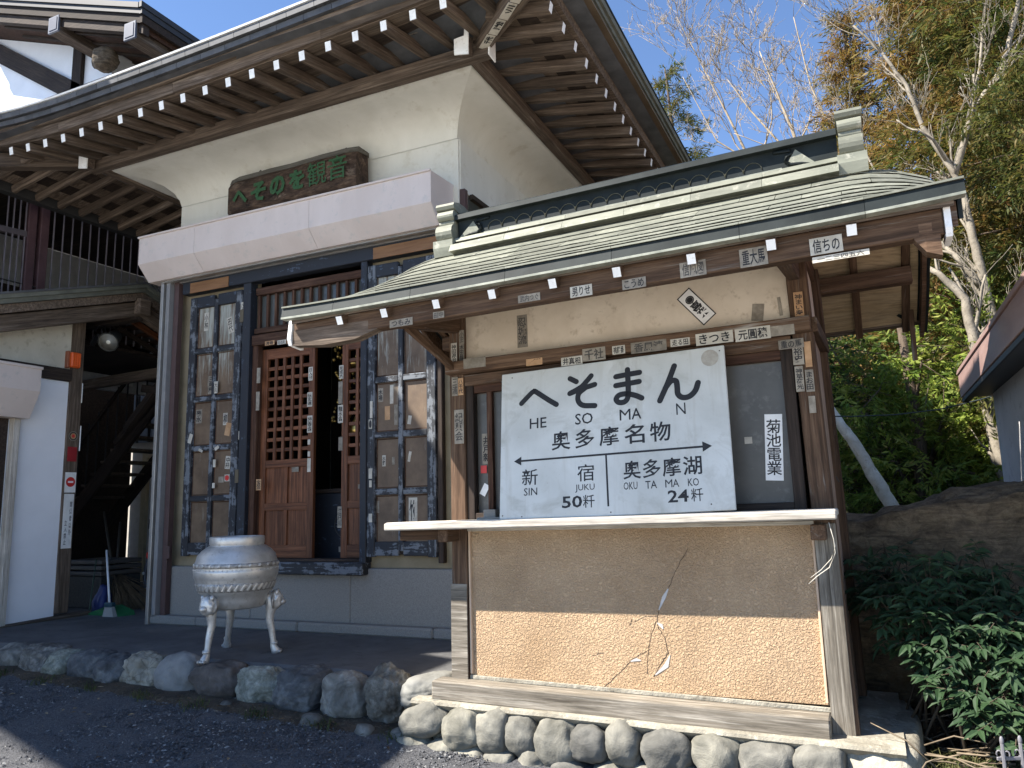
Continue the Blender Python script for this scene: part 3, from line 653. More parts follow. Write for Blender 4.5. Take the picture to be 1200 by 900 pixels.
for u_, v_ in ((.07, .845), (1.285, .845), (.02, .03), (.14, .02), (.66, .02), (1.19, .035)):
    poly('nail', [(u_+.004*math.cos(a), v_+.004*math.sin(a)) for a in np.linspace(0, 2*math.pi, 8, False)], flat('rusty_nail', (.05, .03, .02)) if 'rusty_nail' not in bpy.data.materials else bpy.data.materials['rusty_nail'], .0015)

# ---- votive slips stuck on the stall
def S1(*a, **k): return sticker(*a, st, **k)
YS = 3.4
kb = YS-.0015+.0
for (x, y, wd, ht, tx, pp, im) in [(470, 378, 27, 9, 'つもみ', stickerold, ink), (514, 369, 13, 8, '田中', stickerold, inkgrey), (620, 349, 26, 9, '武内つぐ', stickerold, inkgrey), (681, 341, 26, 13, '男りせ', stickerpaper, ink), (743, 332, 28, 12, 'こうめ', stickerold, ink), (812, 315, 31, 18, '信風図', stickerold, inkgrey), (883, 301, 33, 22, '重大馬', stickerold, ink), (968, 287, 39, 20, '信ちの', stickerpaper, ink), (985, 300, 68, 7, '一二三四五六', stickerpaper, inkgrey)]:
    S1(x, y, wd, ht, 3.399, text=tx, vert=False, paper=pp, inkm=im, rot=-R(1.2))
for (x, y, wd, ht, tx, pp, im) in [(556, 425, 26, 12, None, stickerold, inkgrey), (626, 424, 19, 8, '御神馬', stickertan, ink), (670, 423, 25, 10, '井真相', stickerpaper, ink), (696, 415, 27, 15, '千社', stickerold, inkgrey), (725, 410, 15, 10, '桃藤番', stickerpaper, ink), (760, 406, 42, 13, '香鳳連', stickerold, inkgrey), (797, 401, 23, 9, '走る田', stickerpaper, ink), (837, 396, 44, 14, 'きつき', stickerpaper, ink), (882, 391, 42, 15, '元圓穂', stickerpaper, ink), (917, 387, 28, 12, None, stickerold, ink)]:
    S1(x, y, wd, ht, 4.1345, text=tx, vert=False, paper=pp, inkm=im, rot=-R(.8), off=.02)
for (x, y, wd, ht, tx, pp, im) in [(532, 414, 7, 24, '神田源治', stickerpaper, ink), (541, 413, 6, 22, '木田龍', stickerold, ink), (541, 395, 6, 16, '小田', stickerold, inkgrey), (533, 453, 7, 22, '三浦', stickerold, inkgrey), (540, 453, 6, 20, '八千代', stickertan, ink), (538, 500, 11, 40, '紀興会', stickerold, inkgrey), (936, 357, 11, 30, '神まい寿', stickertan, ink), (935, 412, 13, 31, '圓裕史', stickerold, ink), (937, 444, 10, 30, '神草荷光', stickerold, ink), (949, 446, 10, 26, 'まお田', stickerold, ink), (947, 415, 8, 30, None, stickertan, ink), (952, 474, 8, 20, None, stickerold, ink)]:
    xo = S1(x, y, wd, ht, 4.188, text=tx, vert=True, paper=pp, inkm=im, off=.016)
S1(612, 388, 12, 38, 4.233, text='忍城流', paper=stickerold, inkm=inkgrey)
S1(816, 359, 20, 45, 4.233, text=None, paper=ink, rot=-R(40)); S1(816, 359, 17.5, 42.5, 4.2315, text='◉喜来', paper=whitepaint, rot=-R(40), off=.03, fill=.74); S1(888, 366, 14, 20, 4.232, text=None, paper=stickerold, rot=R(8)); S1(914, 359, 4, 22, 4.232, paper=stickerold, rot=R(-4))
S1(571, 526, 12, 36, 4.262, text='井戸新', paper=stickerold, inkm=ink); S1(567, 550, 7, 9, 4.262, paper=redpaint); S1(568, 574, 7, 14, 4.26, paper=whitepaint, rot=R(30))
S1(907, 524, 21, 78, 4.258, text='菊池電業', paper=whitepaint, rot=R(3), off=.012, fill=.84); S1(877, 516, 9, 8, 4.258, paper=stickerpaper)
S1(927, 403, 30, 11, 4.18, text='重の馬', vert=False, paper=stickerold, inkm=ink, rot=-R(1))
# loose string hanging at the counter's end
tube('string', [[(PY(x, y, 3.98), .0022) for x, y in ((971, 612), (977, 632), (979, 648), (972, 665), (958, 675), (948, 684))], [(PY(x, y, 4.0), .0018) for x, y in ((972, 614), (979, 640), (974, 655), (962, 668), (950, 677))]], stickerpaper, st, 5)
# ================================================================== TEMPLE HALL
YB = 5.8; XWL, XWR, YRE = -6.60, -3.15, 9.6
hall = thing('temple_hall', (-4.9, 7.5, TZ), 'small temple hall with cream coved walls, latticed doors and deep dark eaves', 'temple')
box('wall', -6.60, -5.47, 5.80, 5.86, -.50, 2.45, tanwall, hall, .003)
box('wall', -4.08, XWR, 5.80, 5.86, -.50, 2.45, tanwall, hall, .003)
box('wall', XWL, XWR-.02, 5.83, 5.9, 2.45, 3.45, plaster, hall, .003)
box('wall', XWR-.06, XWR, 5.87, YRE, -.5, 3.45, plaster, hall, .003)
box('wall', XWL, XWL+.06, 5.87, YRE, -.5, 3.45, plaster, hall, .003)
box('wall', XWL, XWR, YRE-.05, YRE+.01, -.5, 3.45, plaster, hall, .003)
# upper plaster panels, with a seam below the cove
box('plaster_panel', XWL, XWR+.008, 5.81, 5.83, 2.45, 3.345, plaster, hall, .002)
box('plaster_panel', XWR, XWR+.02, 5.832, YRE, 2.86, 3.345, plaster, hall, .002)
box('side_opening', XWR+.002, XWR+.015, 6.0, 8.6, 2.2, 2.84, flat('dark_olive_frame', (.045, .045, .035)), hall, .003)
bar('side_frame', (XWR+.03, 6.0, 2.845), (XWR+.03, 8.6, 2.845), .05, .05, darkwood, hall); bar('side_frame', (XWR+.03, 5.86, 2.2), (XWR+.03, 5.86, 2.86), .06, .06, browniron, hall, .004, (0, 1, 0))
bar('side_frame', (XWR+.03, 6.02, 2.6), (XWR+.03, 8.6, 2.6), .03, .03, darkwood, hall)
# cove: curved plaster under the eaves on three sides, meeting in mitred corners
LIPX0, LIPX1, LIPY, LIPZ = -6.99, -2.665, 5.20, 3.672
cove_prof = [(0, 3.348), (.02, 3.42), (.07, 3.49), (.155, 3.552), (.27, 3.588), (.40, 3.603), (.51, 3.604), (.565, 3.608), (.590, 3.624), (.600, 3.65), (.600, 3.69)]
def cv(t): return cove_prof
def cove_side(name, f):
    secs = []
    for a, z in cove_prof: secs.append(f(a/.6, z))
    n = len(secs); V = []; Fs = []
    for s in secs: V += s
    k = len(secs[0])
    for i in range(n-1):
        for j in range(k-1): Fs.append([i*k+j, i*k+j+1, (i+1)*k+j+1, (i+1)*k+j])
    c = Vector(V[0]); me = mesh(name, [Vector(p)-c for p in V], Fs, True); o = ob(name, me, hall, Matrix.Translation(c), plaster)
    return o
def lerp(a, b, t): return a+(b-a)*t
NS = 12
cove_side('cove', lambda t, z: [(lerp(lerp(XWL, LIPX0, t), lerp(XWR, LIPX1, t), i/NS), lerp(5.81, LIPY, t), z) for i in range(NS+1)])
cove_side('cove', lambda t, z: [(lerp(XWR, LIPX1, t), lerp(lerp(5.81, LIPY, t), lerp(YRE, YRE+.6, t), i/NS), z) for i in range(NS+1)])
cove_side('cove', lambda t, z: [(lerp(XWL, LIPX0, t), lerp(lerp(YRE, YRE+.6, t), lerp(5.81, LIPY, t), i/NS), z) for i in range(NS+1)])
# plinth
for a, b in ((-6.56, -5.4), (-5.398, -4.25), (-4.248, -3.12)):
    box('plinth_block', a, b, 5.74, 6.0, TZ, -.50, granite, hall, .008)
box('plinth_block', -3.13, -3.115, 6.0, YRE, TZ, -.5, granite, hall, .005)
for a, b in ((-6.66, -5.98), (-5.977, -4.75), (-4.747, -3.35), (-3.347, -3.0)):
    box('step_stone', a, b, 5.63, 5.745, TZ, TZ+.085, granite, hall, .014)
# door case
bar('threshold', (-5.47, 5.72, -.50), (-4.06, 5.72, -.50), .14, .11, navy, hall, .01)
bar('threshold', (-5.45, 5.80, -.435), (-4.1, 5.80, -.435), .16, .03, darkwood, hall, .006)
for x in (-5.52, -4.1):
    bar('door_post', (x, 5.76, -.45), (x, 5.76, 2.42), .10 if x < -5 else .07, .11, navydark, hall, .006, (0, 1, 0))
bar('door_post', (-5.432, 5.79, -.44), (-5.432, 5.79, 1.75), .07, .08, transomwood, hall, .005, (0, 1, 0))
bar('lintel', (-6.4, 5.74, 2.36), (-3.3, 5.74, 2.36), .10, .13, navydark, hall, .006)
for a, b in ((-6.28, -5.75), (-3.98, -3.3)): box('lintel_panel', a, b, 5.68, 5.69, 2.29, 2.40, plain('ochre_lintel_panel', (.16, .075, .03), (.24, .12, .05), 3, .6, .1, 30, grain=(1, 9, 9)), hall, .002)
# transom
bar('transom_rail', (-5.46, 5.80, 2.21), (-4.12, 5.80, 2.21), .07, .075, transomwood, hall, .004); bar('transom_rail', (-5.46, 5.79, 1.80), (-4.12, 5.79, 1.80), .07, .055, transomwood, hall, .004)
bar('transom_rail', (-5.46, 5.78, 1.70), (-4.12, 5.78, 1.70), .11, .105, transomwood, hall, .005)
for i in range(13):
    x = -5.43+1.29*i/12; bar('transom_bar', (x, 5.80, 1.83), (x, 5.80, 2.17), .028, .035, transomwood, hall, .003, (0, 1, 0))
box('transom_glass', -5.44, -4.13, 5.815, 5.82, 1.83, 2.17, flat('dark_glass', (.06, .065, .062), .15), hall, .001)
# lattice doors
def leaf(x0, x1, y, nc, lab):
    d = ob('door', cbox_mesh(x1-x0, .028, .03, .003, redwood), hall, Matrix.Translation(((x0+x1)/2, y, 1.60))); d['label'] = lab
    def b2(n, p0, p1, w_, h_, m=redwood, up=(0, 0, 1)): return bar(n, p0, p1, w_, h_, m, d, .003, up)
    for x in (x0+.035, x1-.035): b2('door_stile', (x, y, -.42), (x, y, 1.615), .07, .04, redwood, (0, 1, 0))
    b2('door_rail', (x0+.07, y, 1.56), (x1-.07, y, 1.56), .038, .10); b2('door_rail', (x0+.07, y, -.36), (x1-.07, y, -.36), .038, .12)
    b2('door_rail', (x0+.07, y, .47), (x1-.07, y, .47), .038, .075); b2('door_rail', (x0+.07, y, .06), (x1-.07, y, .06), .038, .07)
    xa, xb = x0+.07, x1-.07
    for i in range(1, nc): x = xa+(xb-xa)*i/nc; b2('lattice_bar', (x, y-.004, .505), (x, y-.004, 1.515), .034, .028, redwood, (0, 1, 0))
    nr = 10
    for i in range(1, nr): z = .505+1.01*i/nr; b2('lattice_bar', (xa, y+.006, z), (xb, y+.006, z), .028, .034)
    xm = (xa+xb)/2; b2('door_muntin', (xm, y, -.30), (xm, y, .435), .035, .036, redwood, (0, 1, 0))
    for a, b_ in ((xa, xm-.018), (xm+.018, xb)):
        for z0, z1 in ((-.30, .025), (.095, .433)):
            bar('door_panel', ((a+b_)/2, y+.008, z0-.01), ((a+b_)/2, y+.008, z1+.01), b_-a+.01, .012, redwood, d, .003, (0, 1, 0))
    return d
dl = leaf(-5.40, -4.745, 5.84, 5, 'left latticed door leaf'); dr = leaf(-4.445, -3.80, 5.87, 5, 'right latticed door leaf')
# shutters: navy frame, two columns of five panels
def shutter(x0, x1, y, lab):
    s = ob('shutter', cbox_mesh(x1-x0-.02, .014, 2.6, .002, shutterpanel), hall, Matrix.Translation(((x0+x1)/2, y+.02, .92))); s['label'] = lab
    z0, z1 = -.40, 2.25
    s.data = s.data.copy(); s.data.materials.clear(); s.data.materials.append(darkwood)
    for x in (x0+.045, x1-.045): bar('shutter_stile', (x, y, z0), (x, y, z1), .09, .045, navy, s, .006, (0, 1, 0))
    xm = (x0+x1)/2; bar('shutter_stile', (xm, y+.001, z0+.05), (xm, y+.001, z1-.05), .05, .04, navy, s, .005, (0, 1, 0))
    nr = 5; hh = (z1-z0-.14)/nr
    for i in range(nr+1):
        z = z0+.06+hh*i; t_ = .12 if i in (0, nr) else .055; zz = z+(.01 if i == 0 else (.02 if i == nr else 0))
        bar('shutter_rail', (x0+.09, y+.002, zz), (xm-.025, y+.002, zz), .04, t_, navy if i < nr else navydark, s, .005)
        bar('shutter_rail', (xm+.025, y+.002, zz), (x1-.09, y+.002, zz), .04, t_, navy if i < nr else navydark, s, .005)
    for i in range(nr):
        za, zb = z0+.06+hh*i+.034, z0+.06+hh*(i+1)-.034
        for a, b_ in ((x0+.095, xm-.03), (xm+.03, x1-.095)):
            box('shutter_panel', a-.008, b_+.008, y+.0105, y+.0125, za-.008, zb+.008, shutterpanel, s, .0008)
            fr = .014
            for q in ((a, za, b_, za+fr), (a, zb-fr, b_, zb), (a, za+fr, a+fr, zb-fr), (b_-fr, za+fr, b_, zb-fr)):
                pass
            bm = bmesh.new(); V = [(a, za), (b_, za), (b_, zb), (a, zb)]; I = [(a+fr, za+fr), (b_-fr, za+fr), (b_-fr, zb-fr), (a+fr, zb-fr)]
            v1 = [bm.verts.new((p[0]-a, 0, p[1]-za)) for p in V]; v2 = [bm.verts.new((p[0]-a, .008, p[1]-za)) for p in I]
            for k in range(4): bm.faces.new([v1[k], v1[(k+1) % 4], v2[(k+1) % 4], v2[k]])
            me = bpy.data.meshes.new('bead'); bm.to_mesh(me); bm.free(); ob('panel_bead', me, s, Matrix.Translation((a, y+.006, za)), transomwood)
    return s
sl_ = shutter(-6.31, -5.60, 5.745, 'left panelled shutter with flaking navy paint'); sr_ = shutter(-4.075, -3.355, 5.745, 'right panelled shutter with flaking navy paint, partly in sun')
bar('shutter_post', (-3.325, 5.77, -.45), (-3.325, 5.77, 2.3), .05, .06, darkwood, hall, .004, (0, 1, 0))
for z in (1.9, .3): box('hinge', -5.60, -5.555, 5.70, 5.715, z, z+.13, flat('brass_hinge', (.1, .08, .05)) if 'brass_hinge' not in bpy.data.materials else bpy.data.materials['brass_hinge'], hall, .002)
# roller shutter guides at the left
box('shutter_guide', -6.615, -6.575, 5.60, 5.66, TZ+.0, 2.44, aluminium, hall, .003); box('shutter_guide', -6.555, -6.505, 5.62, 5.69, TZ+.085, 2.44, flat('grey_guide', (.2, .2, .2)), hall, .003)
box('shutter_guide', -6.495, -6.43, 5.67, 5.735, TZ+.085, 2.44, browniron, hall, .003); box('guide_latch', -6.44, -6.385, 5.655, 5.675, -.42, -.30, browniron, hall, .003)
# roller shutter box: three cover lengths, end cap, bottom slot
bx = [(5.83, 2.905), (5.41, 2.885), (5.41, 2.60), (5.55, 2.44), (5.83, 2.44)]
for a, b in ((-6.74, -5.955), (-5.952, -4.51), (-4.507, -3.205)):
    loft('shutter_box', [[(x, y, z) for y, z in bx] for x in (a, b)], cream_gloss, hall)
loft('shutter_box_cap', [[(x, y+(.002 if y > 5.5 else -.003), z) for y, z in bx] for x in (-3.203, -3.195)], cream_gloss, hall)
bar('shutter_box_lip', (-6.75, 5.402, 2.888), (-3.195, 5.402, 2.888), .022, .02, cream_gloss, hall, .003)
bar('shutter_slot', (-6.60, 5.62, 2.432), (-3.25, 5.62, 2.432), .06, .016, aluminium, hall, .003); bar('shutter_slot', (-6.60, 5.70, 2.43), (-3.25, 5.70, 2.43), .05, .02, aluminium, hall, .003)
# ---- eaves
def fz(x):
    if x > -6.4: return .11*((x+6.4)/4.6)**2
    return .05*((x+6.4)/1.06)**2
XE, YEE, XLE = -1.815, 4.465, -8.15
xs_r = [-1.67*4.465+.2597*i for i in range(-2, 22)]
SLP = .19
def rend(x, y): return 3.545
for x in xs_r:
    if x > XE-.08: continue
    yi = 5.75 if LIPX0 < x < LIPX1 else (LIPY-(x-LIPX1)*1.0+.05 if x >= LIPX1 else LIPY-(LIPX0-x)+.05)
    if yi-YEE < .1: continue
    z = 3.572+fz(x); bar('rafter', (x, yi, z+SLP*(yi-YEE)), (x, YEE, z), .062, .082, eavewood, hall, .004, endmat=whitecap)
ys_r = [2.655*1.815+.2609*i for i in range(0, 19)]
for y in ys_r+[2.655*1.815-.2609]:
    xi = -3.2 if y > LIPY else LIPX1+(LIPY-y)-.05
    if XE-xi < .1: continue
    z = 3.60+.04*max(0, (5.6-y)/1.0)**2*.6
    bar('rafter', (xi, y, z+SLP*(XE-xi)), (XE, y, z), .062, .082, eavewood, hall, .004, endmat=whitecap)
for k in range(-3, 17):
    y = 5.46+.2609*k
    if y < 4.6: continue
    xi = -6.9 if y > LIPY else LIPX0-(LIPY-y)+.05
    if xi-XLE < .2: continue
    bar('rafter', (xi, y, 3.53+.2*(xi+8.1)), (XLE, y, 3.535), .062, .085, eavewood, hall, .014)
# hip rafters and the beams on the cove's lip
bar('hip_rafter', (LIPX1-.2, LIPY+.2, 3.75), (-1.74, 4.39, 3.60), .11, .15, eavewood, hall, .006); bar('hip_rafter', (LIPX0+.2, LIPY+.2, 3.75), (-8.05, 4.33, 3.58), .11, .15, eavewood, hall, .006)
bar('eave_beam', (LIPX0-.12, 5.10, 3.625), (LIPX1+.22, 5.10, 3.625), .10, .115, eavewood, hall, .005)
bar('eave_beam', (LIPX1+.04, 5.16, 3.645), (LIPX1+.04, YRE+.6, 3.645), .10, .098, eavewood, hall, .005); bar('eave_beam', (LIPX0-.04, 5.16, 3.645), (LIPX0-.04, YRE+.6, 3.645), .10, .098, eavewood, hall, .005)
for x, lab in ((LIPX1+.04, 1), (LIPX0-.04, 0)):
    loft('beam_end', [[(x+dx, 4.935, z) for dx, z in ((-.05, 3.570), (.05, 3.555), (.055, 3.705), (.035, 3.715), (.03, 3.665), (-.05, 3.660))], [(x+dx, 5.025, z) for dx, z in ((-.05, 3.570), (.05, 3.555), (.055, 3.705), (.035, 3.715), (.03, 3.665), (-.05, 3.660))]], eavewood, hall)
    loft('beam_end_face', [[(x+dx, 4.923, z) for dx, z in ((-.06, 3.545), (.065, 3.520), (.07, 3.775), (.035, 3.785), (.03, 3.685), (-.06, 3.680))], [(x+dx, 4.934, z) for dx, z in ((-.06, 3.545), (.065, 3.520), (.07, 3.775), (.035, 3.785), (.03, 3.685), (-.06, 3.680))]], whitecap, hall)
loft('beam_end_face', [[(LIPX1+.221, 5.04, 3.55), (LIPX1+.221, 5.16, 3.54), (LIPX1+.221, 5.16, 3.77), (LIPX1+.221, 5.06, 3.76)], [(LIPX1+.232, 5.04, 3.55), (LIPX1+.232, 5.16, 3.54), (LIPX1+.232, 5.16, 3.77), (LIPX1+.232, 5.06, 3.76)]], whitecap, hall)
# fascia boards along the eaves, following the sweep of the eave line
def eave_strip(name, X0, X1, prof, mat, n=12, front=True, right=True, zf=fz):
    secs = []
    for i in range(n+1):
        if front: x = X0+(X1-X0)*i/n; secs.append([(x, 4.465-d, z+zf(x)) for d, z in prof])
        elif right: y = X0+(X1-X0)*i/n; secs.append([(XE+d, y, z+.028+.11*max(0, (5.6-y)/1.3)**2*.5) for d, z in prof])
        else: y = X0+(X1-X0)*i/n; secs.append([(XLE-d, y, z) for d, z in prof])
    return loft(name, secs, mat, hall)
fas = [(-.01, 3.63), (.035, 3.628), (.045, 3.715), (-.01, 3.72)]; fas2 = [(-.02, 3.722), (.075, 3.72), (.085, 3.775), (-.02, 3.778)]
edges = [-8.22, -6.7, -5.2, -3.6, -1.78]
for a, b in zip(edges, edges[1:]): eave_strip('fascia_board', a, b-.003, fas, eavewood)
for a, b in zip([-8.28, -6.1, -4.2, -1.73], [-6.1, -4.2, -1.73]): eave_strip('fascia_board', a, b-.003, fas2, eavewood)
for a, b in ((4.43, 6.6), (6.603, 9.6)): eave_strip('fascia_board', a, b, fas, eavewood, front=False); 
eave_strip('fascia_board', 4.38, 9.6, [(-.02, 3.722), (.03, 3.72), (.035, 3.80), (-.02, 3.80)], eavewood, front=False)
eave_strip('eave_soffit', 4.3, 9.6, [(.035, 3.79), (.20, 3.80), (.20, 3.815), (.035, 3.81)], plain('brown_soffit_sheet', (.11, .085, .055), (.16, .125, .085), 3, .7), front=False)
# roof edge courses: single tiles along the front, long sheets along the right side
for row, (d, z0, z1) in enumerate(((.12, 3.775, 3.825), (.155, 3.827, 3.88))):
    x = -8.33+(.13 if row else 0)
    while x < -1.62:
        x2 = min(x+.272, -1.60)
        eave_strip('edge_tile', x, x2-.004, [(-.2, z0+.03), (d, z0), (d+.006, z1-.004), (-.2, z1+.03)], rooftile, 2); x = x2
eave_strip('roof_edge_cap', -8.36, -1.58, [(-.1, 3.915), (.17, 3.882), (.175, 3.897), (-.1, 3.93)], edgelit, 16)
for d, z0, z1 in ((.19, 3.80, 3.84), (.21, 3.842, 3.88), (.235, 3.882, 3.93)):
    eave_strip('edge_sheet', 4.27, 9.9, [(-.1, z0+.02), (d, z0), (d+.004, z1), (-.1, z1+.02)], roofgreen, 12, front=False)
eave_strip('roof_edge_cap', 4.25, 9.9, [(0, 3.95), (.243, 3.932), (.248, 3.945), (0, 3.96)], darkcopper, 12, front=False)
eave_strip('gutter', 4.5, 9.5, [(.02, 3.50), (.12, 3.50), (.12, 3.60), (.02, 3.60)], flat('dark_gutter', (.03, .03, .03)), 4, False, False)
# soffit boards over the rafters (front, right, left)
def quadboard(name, pts, mat): return loft(name, [[pts[0], pts[1], Vector(pts[1])+Vector((0, 0, .015)), Vector(pts[0])+Vector((0, 0, .015))], [pts[3], pts[2], Vector(pts[2])+Vector((0, 0, .015)), Vector(pts[3])+Vector((0, 0, .015))]], mat, hall)
for k in range(6):
    ya = 4.46+.17*k; yb = ya+.168; z = lambda y: 3.622+SLP*(y-4.465)
    xr = lambda y: -1.85-(y-4.46); xl = lambda y: -8.1+(y-4.46)
    n = 6; secs = []
    for i in range(n+1):
        t = i/n; xa = lerp(xl(ya), xr(ya), t); xb = lerp(xl(yb), xr(yb), t)
        secs.append([(xa, ya, z(ya)+fz(xa)), (xb, yb, z(yb)+fz(xb)), (xb, yb, z(yb)+.014+fz(xb)), (xa, ya, z(ya)+.014+fz(xa))])
    loft('soffit_board', secs, darkwood if k % 2 else eavewood, hall)
    xa, xb = -1.82-.17*k, -1.82-.17*k-.168
    for (xa, xb, s) in ((xa, xb, 1), (-8.13+.17*k, -8.13+.17*k+.168, -1)):
        zz = lambda x: (3.652+SLP*(-1.815-x)) if s > 0 else 3.585+.2*(x+8.15)
        ya0 = 4.46+abs(xa-(-1.82 if s > 0 else -8.13)); yb0 = 4.46+abs(xb-(-1.82 if s > 0 else -8.13))
        loft('soffit_board', [[(xa, ya0, zz(xa)), (xb, yb0, zz(xb)), (xb, yb0, zz(xb)+.014), (xa, ya0, zz(xa)+.014)], [(xa, 10.2, zz(xa)), (xb, 10.2, zz(xb)), (xb, 10.2, zz(xb)+.014), (xa, 10.2, zz(xa)+.014)]], darkwood if k % 2 else eavewood, hall)
# roof slopes up to the ridge
A = [(-8.30, 4.33), (-1.63, 4.33), (-1.63, 10.7), (-8.30, 10.7)]; cz_ = 3.94; RD = [(-6.0, 7.5, 5.35), (-3.9, 7.5, 5.35)]
P4 = [(x, y, cz_) for x, y in A]
me = mesh('roof', P4+RD+[(x, y, z-.2) for x, y, z in P4], [(0, 1, 5, 4), (1, 2, 5), (2, 3, 4, 5), (3, 0, 4), (9, 8, 7, 6)]); ob('roof', me, hall, None, rooftile)
bar('ridge', (-6.2, 7.5, 5.4), (-3.7, 7.5, 5.4), .3, .3, rooftile, hall, .03)
# dark interior behind the open doors
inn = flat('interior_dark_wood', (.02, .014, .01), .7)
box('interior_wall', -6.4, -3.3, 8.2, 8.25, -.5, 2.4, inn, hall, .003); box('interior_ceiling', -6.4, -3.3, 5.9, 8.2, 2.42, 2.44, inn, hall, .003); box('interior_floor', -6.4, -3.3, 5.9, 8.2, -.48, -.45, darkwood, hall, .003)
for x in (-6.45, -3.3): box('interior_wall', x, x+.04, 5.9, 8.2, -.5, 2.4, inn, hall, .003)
ofb = thing('offering_box', (-4.6, 6.2, -.45), 'dark low offering box just inside the open temple doors', 'box')
box('box_body', -4.95, -4.2, 6.1, 6.5, -.45, .18, navydark, ofb, .01); box('box_lid', -4.97, -4.18, 6.08, 6.52, .181, .22, darkwood, ofb, .006)
tube('box_ring', [[((-4.57+.13*math.cos(a)), 6.094, -.12+.13*math.sin(a)) and (Vector((-4.57+.13*math.cos(a), 6.096, -.12+.13*math.sin(a))), .005) for a in np.linspace(0, 6.283, 25)]], inkgrey, ofb, 4)
box('box_emblem', -4.65, -4.60, 6.092, 6.099, -.38, -.33, stickerold, ofb, .001)
orn = thing('hanging_ornament', (-4.55, 6.3, 2.3), 'tarnished gold hanging temple ornament seen through the doorway', 'ornament')
tube('chain', [[((-4.6, 6.3, z), .006) for z in np.linspace(.95, 2.3, 12)]], gold, orn, 5)
lathe('bell', [(.002, 0), (.06, .0), (.07, .05), (.05, .12), (.015, .2), (.004, .21)], gold, orn, (-4.6, 6.3, .75), 20)
lathe('canopy_disc', [(.002, .1), (.05, .08), (.12, .02), (.13, 0), (.002, 0)], gold, orn, (-4.6, 6.3, 1.45), 20)
bv = []
for i in range(190):
    a = rng.random()*6.28; zz = .85+rng.random()*1.2; rr_ = .10+.14*abs(math.sin(zz*5.2)); c = Vector((-4.6+rr_*math.cos(a), 6.3+rr_*math.sin(a), zz)); e = .010+.012*rng.random()
    bv.append([(c-Vector((0, 0, e)), e*.35), (c, e), (c+Vector((0, 0, e)), e*.35)])
o = tube('gilt_beads', bv, gold, orn, 5); o['kind'] = 'stuff'
# slips stuck on the hall
def S2(x, y, wd, ht, Y, tx=None, pp=None, im=None, vert=True, rot=0, off=.02): return sticker(x, y, wd, ht, Y, hall, text=tx, paper=pp or stickerpaper, inkm=im or ink, vert=vert, rot=rot, off=off)
YSh = 5.7205
for a in [(284, 365, 4, 22, YSh, '八王子講', stickerpaper, ink), (242, 377, 5, 21, 5.7545, '小林', stickerpaper, inkgrey), (270, 381, 6, 19, 5.7545, '田代', stickerpaper, inkgrey, True, R(-14)), (247, 451, 6, 21, 5.7545, '三島屋', stickerold, ink), (253, 454, 4, 14, YSh, '大川', stickerpaper, ink), (233, 488, 7, 16, 5.7545, '菊水', stickerold, ink), (264, 491, 5, 14, 5.7545, '柳', stickerpaper, ink), (267, 503, 6, 15, 5.7545, None, stickertan, ink, True, R(12)), (223, 514, 4, 11, YSh, None, stickerpaper, ink, True, R(18)), (267, 542, 6, 15, 5.7545, '中井', stickerpaper, inkgrey, True, R(6)), (235, 528, 5, 3, YSh, None, stickerpaper, ink, True, R(25)), (254, 525, 5, 4, YSh, None, stickerpaper, ink, True, R(-30)), (251, 543, 3, 9, YSh, None, stickerpaper), (250, 569, 3, 6, YSh, None, stickerpaper), (266, 560, 6, 8, 5.7545, '◉', stickerpaper, redpaint), (259, 562, 6, 7, 5.7545, None, stickerold), (281, 510, 3, 10, YSh, None, stickerpaper), (280, 561, 4, 7, YSh, None, stickerpaper)]: S2(*a)
YD = 5.815
for a in [(363, 468, 6, 17, YD, '信玄連', stickerpaper, ink), (363, 497, 6, 20, YD, '緑香会', stickerpaper, ink), (362, 545, 4, 16, YD, None, stickerpaper), (362, 518, 3, 6, YD, None, stickerpaper), (362, 532, 3, 6, YD, None, stickerpaper), (364, 438, 5, 16, YD, '日入分', stickerpaper, ink), (400, 436, 5, 16, 5.845, '見成大', stickerpaper, ink), (399, 460, 5, 26, 5.845, None, stickerold), (399, 485, 6, 21, 5.845, '龍水会', stickerpaper, ink), (399, 520, 5, 16, 5.845, None, stickerold), (398, 606, 5, 25, 5.845, '江戸川', stickerold, ink), (303, 568, 6, 13, 5.735, '宝船', stickertan, ink), (346, 548, 8, 10, 5.828, None, stickerold), (422, 570, 5, 5, 5.86, None, stickerold), (302, 470, 4, 22, 5.74, None, stickerold), (303, 440, 4, 18, 5.74, None, stickerold)]: S2(*a)
for a in [(450, 540, 4, 13, 5.7545, '水野', stickerpaper, ink), (484, 598, 10, 30, 5.7545, '竹', stickerpaper, ink), (446, 463, 6, 16, 5.7545, '木場', stickerold, ink), (459, 462, 4, 22, 5.7545, None, stickerpaper), (454, 484, 6, 16, 5.7545, None, stickertan), (464, 486, 4, 24, 5.7545, None, stickerold), (480, 492, 4, 10, 5.7545, None, stickerpaper, ink, True, R(10)), (435, 480, 3, 20, YSh, None, stickerpaper), (434, 497, 4, 11, YSh, '●', stickerpaper, ink), (434, 555, 4, 12, YSh, None, stickerpaper), (434, 567, 3, 8, YSh, None, stickerpaper), (434, 607, 4, 10, YSh, None, stickerpaper), (442, 594, 5, 14, 5.7545, None, stickerold), (481, 340, 4, 9, 5.7545, None, stickerold), (461, 540, 3, 9, 5.7545, None, stickerold), (480, 535, 3, 12, 5.7545, None, stickerpaper, ink, True, R(12))]: S2(*a)
for (x, y, wd, tx, pp) in ((316, 402, 11, '清春', stickertan), (330, 401, 10, '白の夫', stickerpaper), (341, 400, 10, None, stickertan)): S2(x, y, wd, 5, 5.722, tx, pp, ink, False)
for (x, y, l, rt) in ((487, 40, 3, 0), ): pass
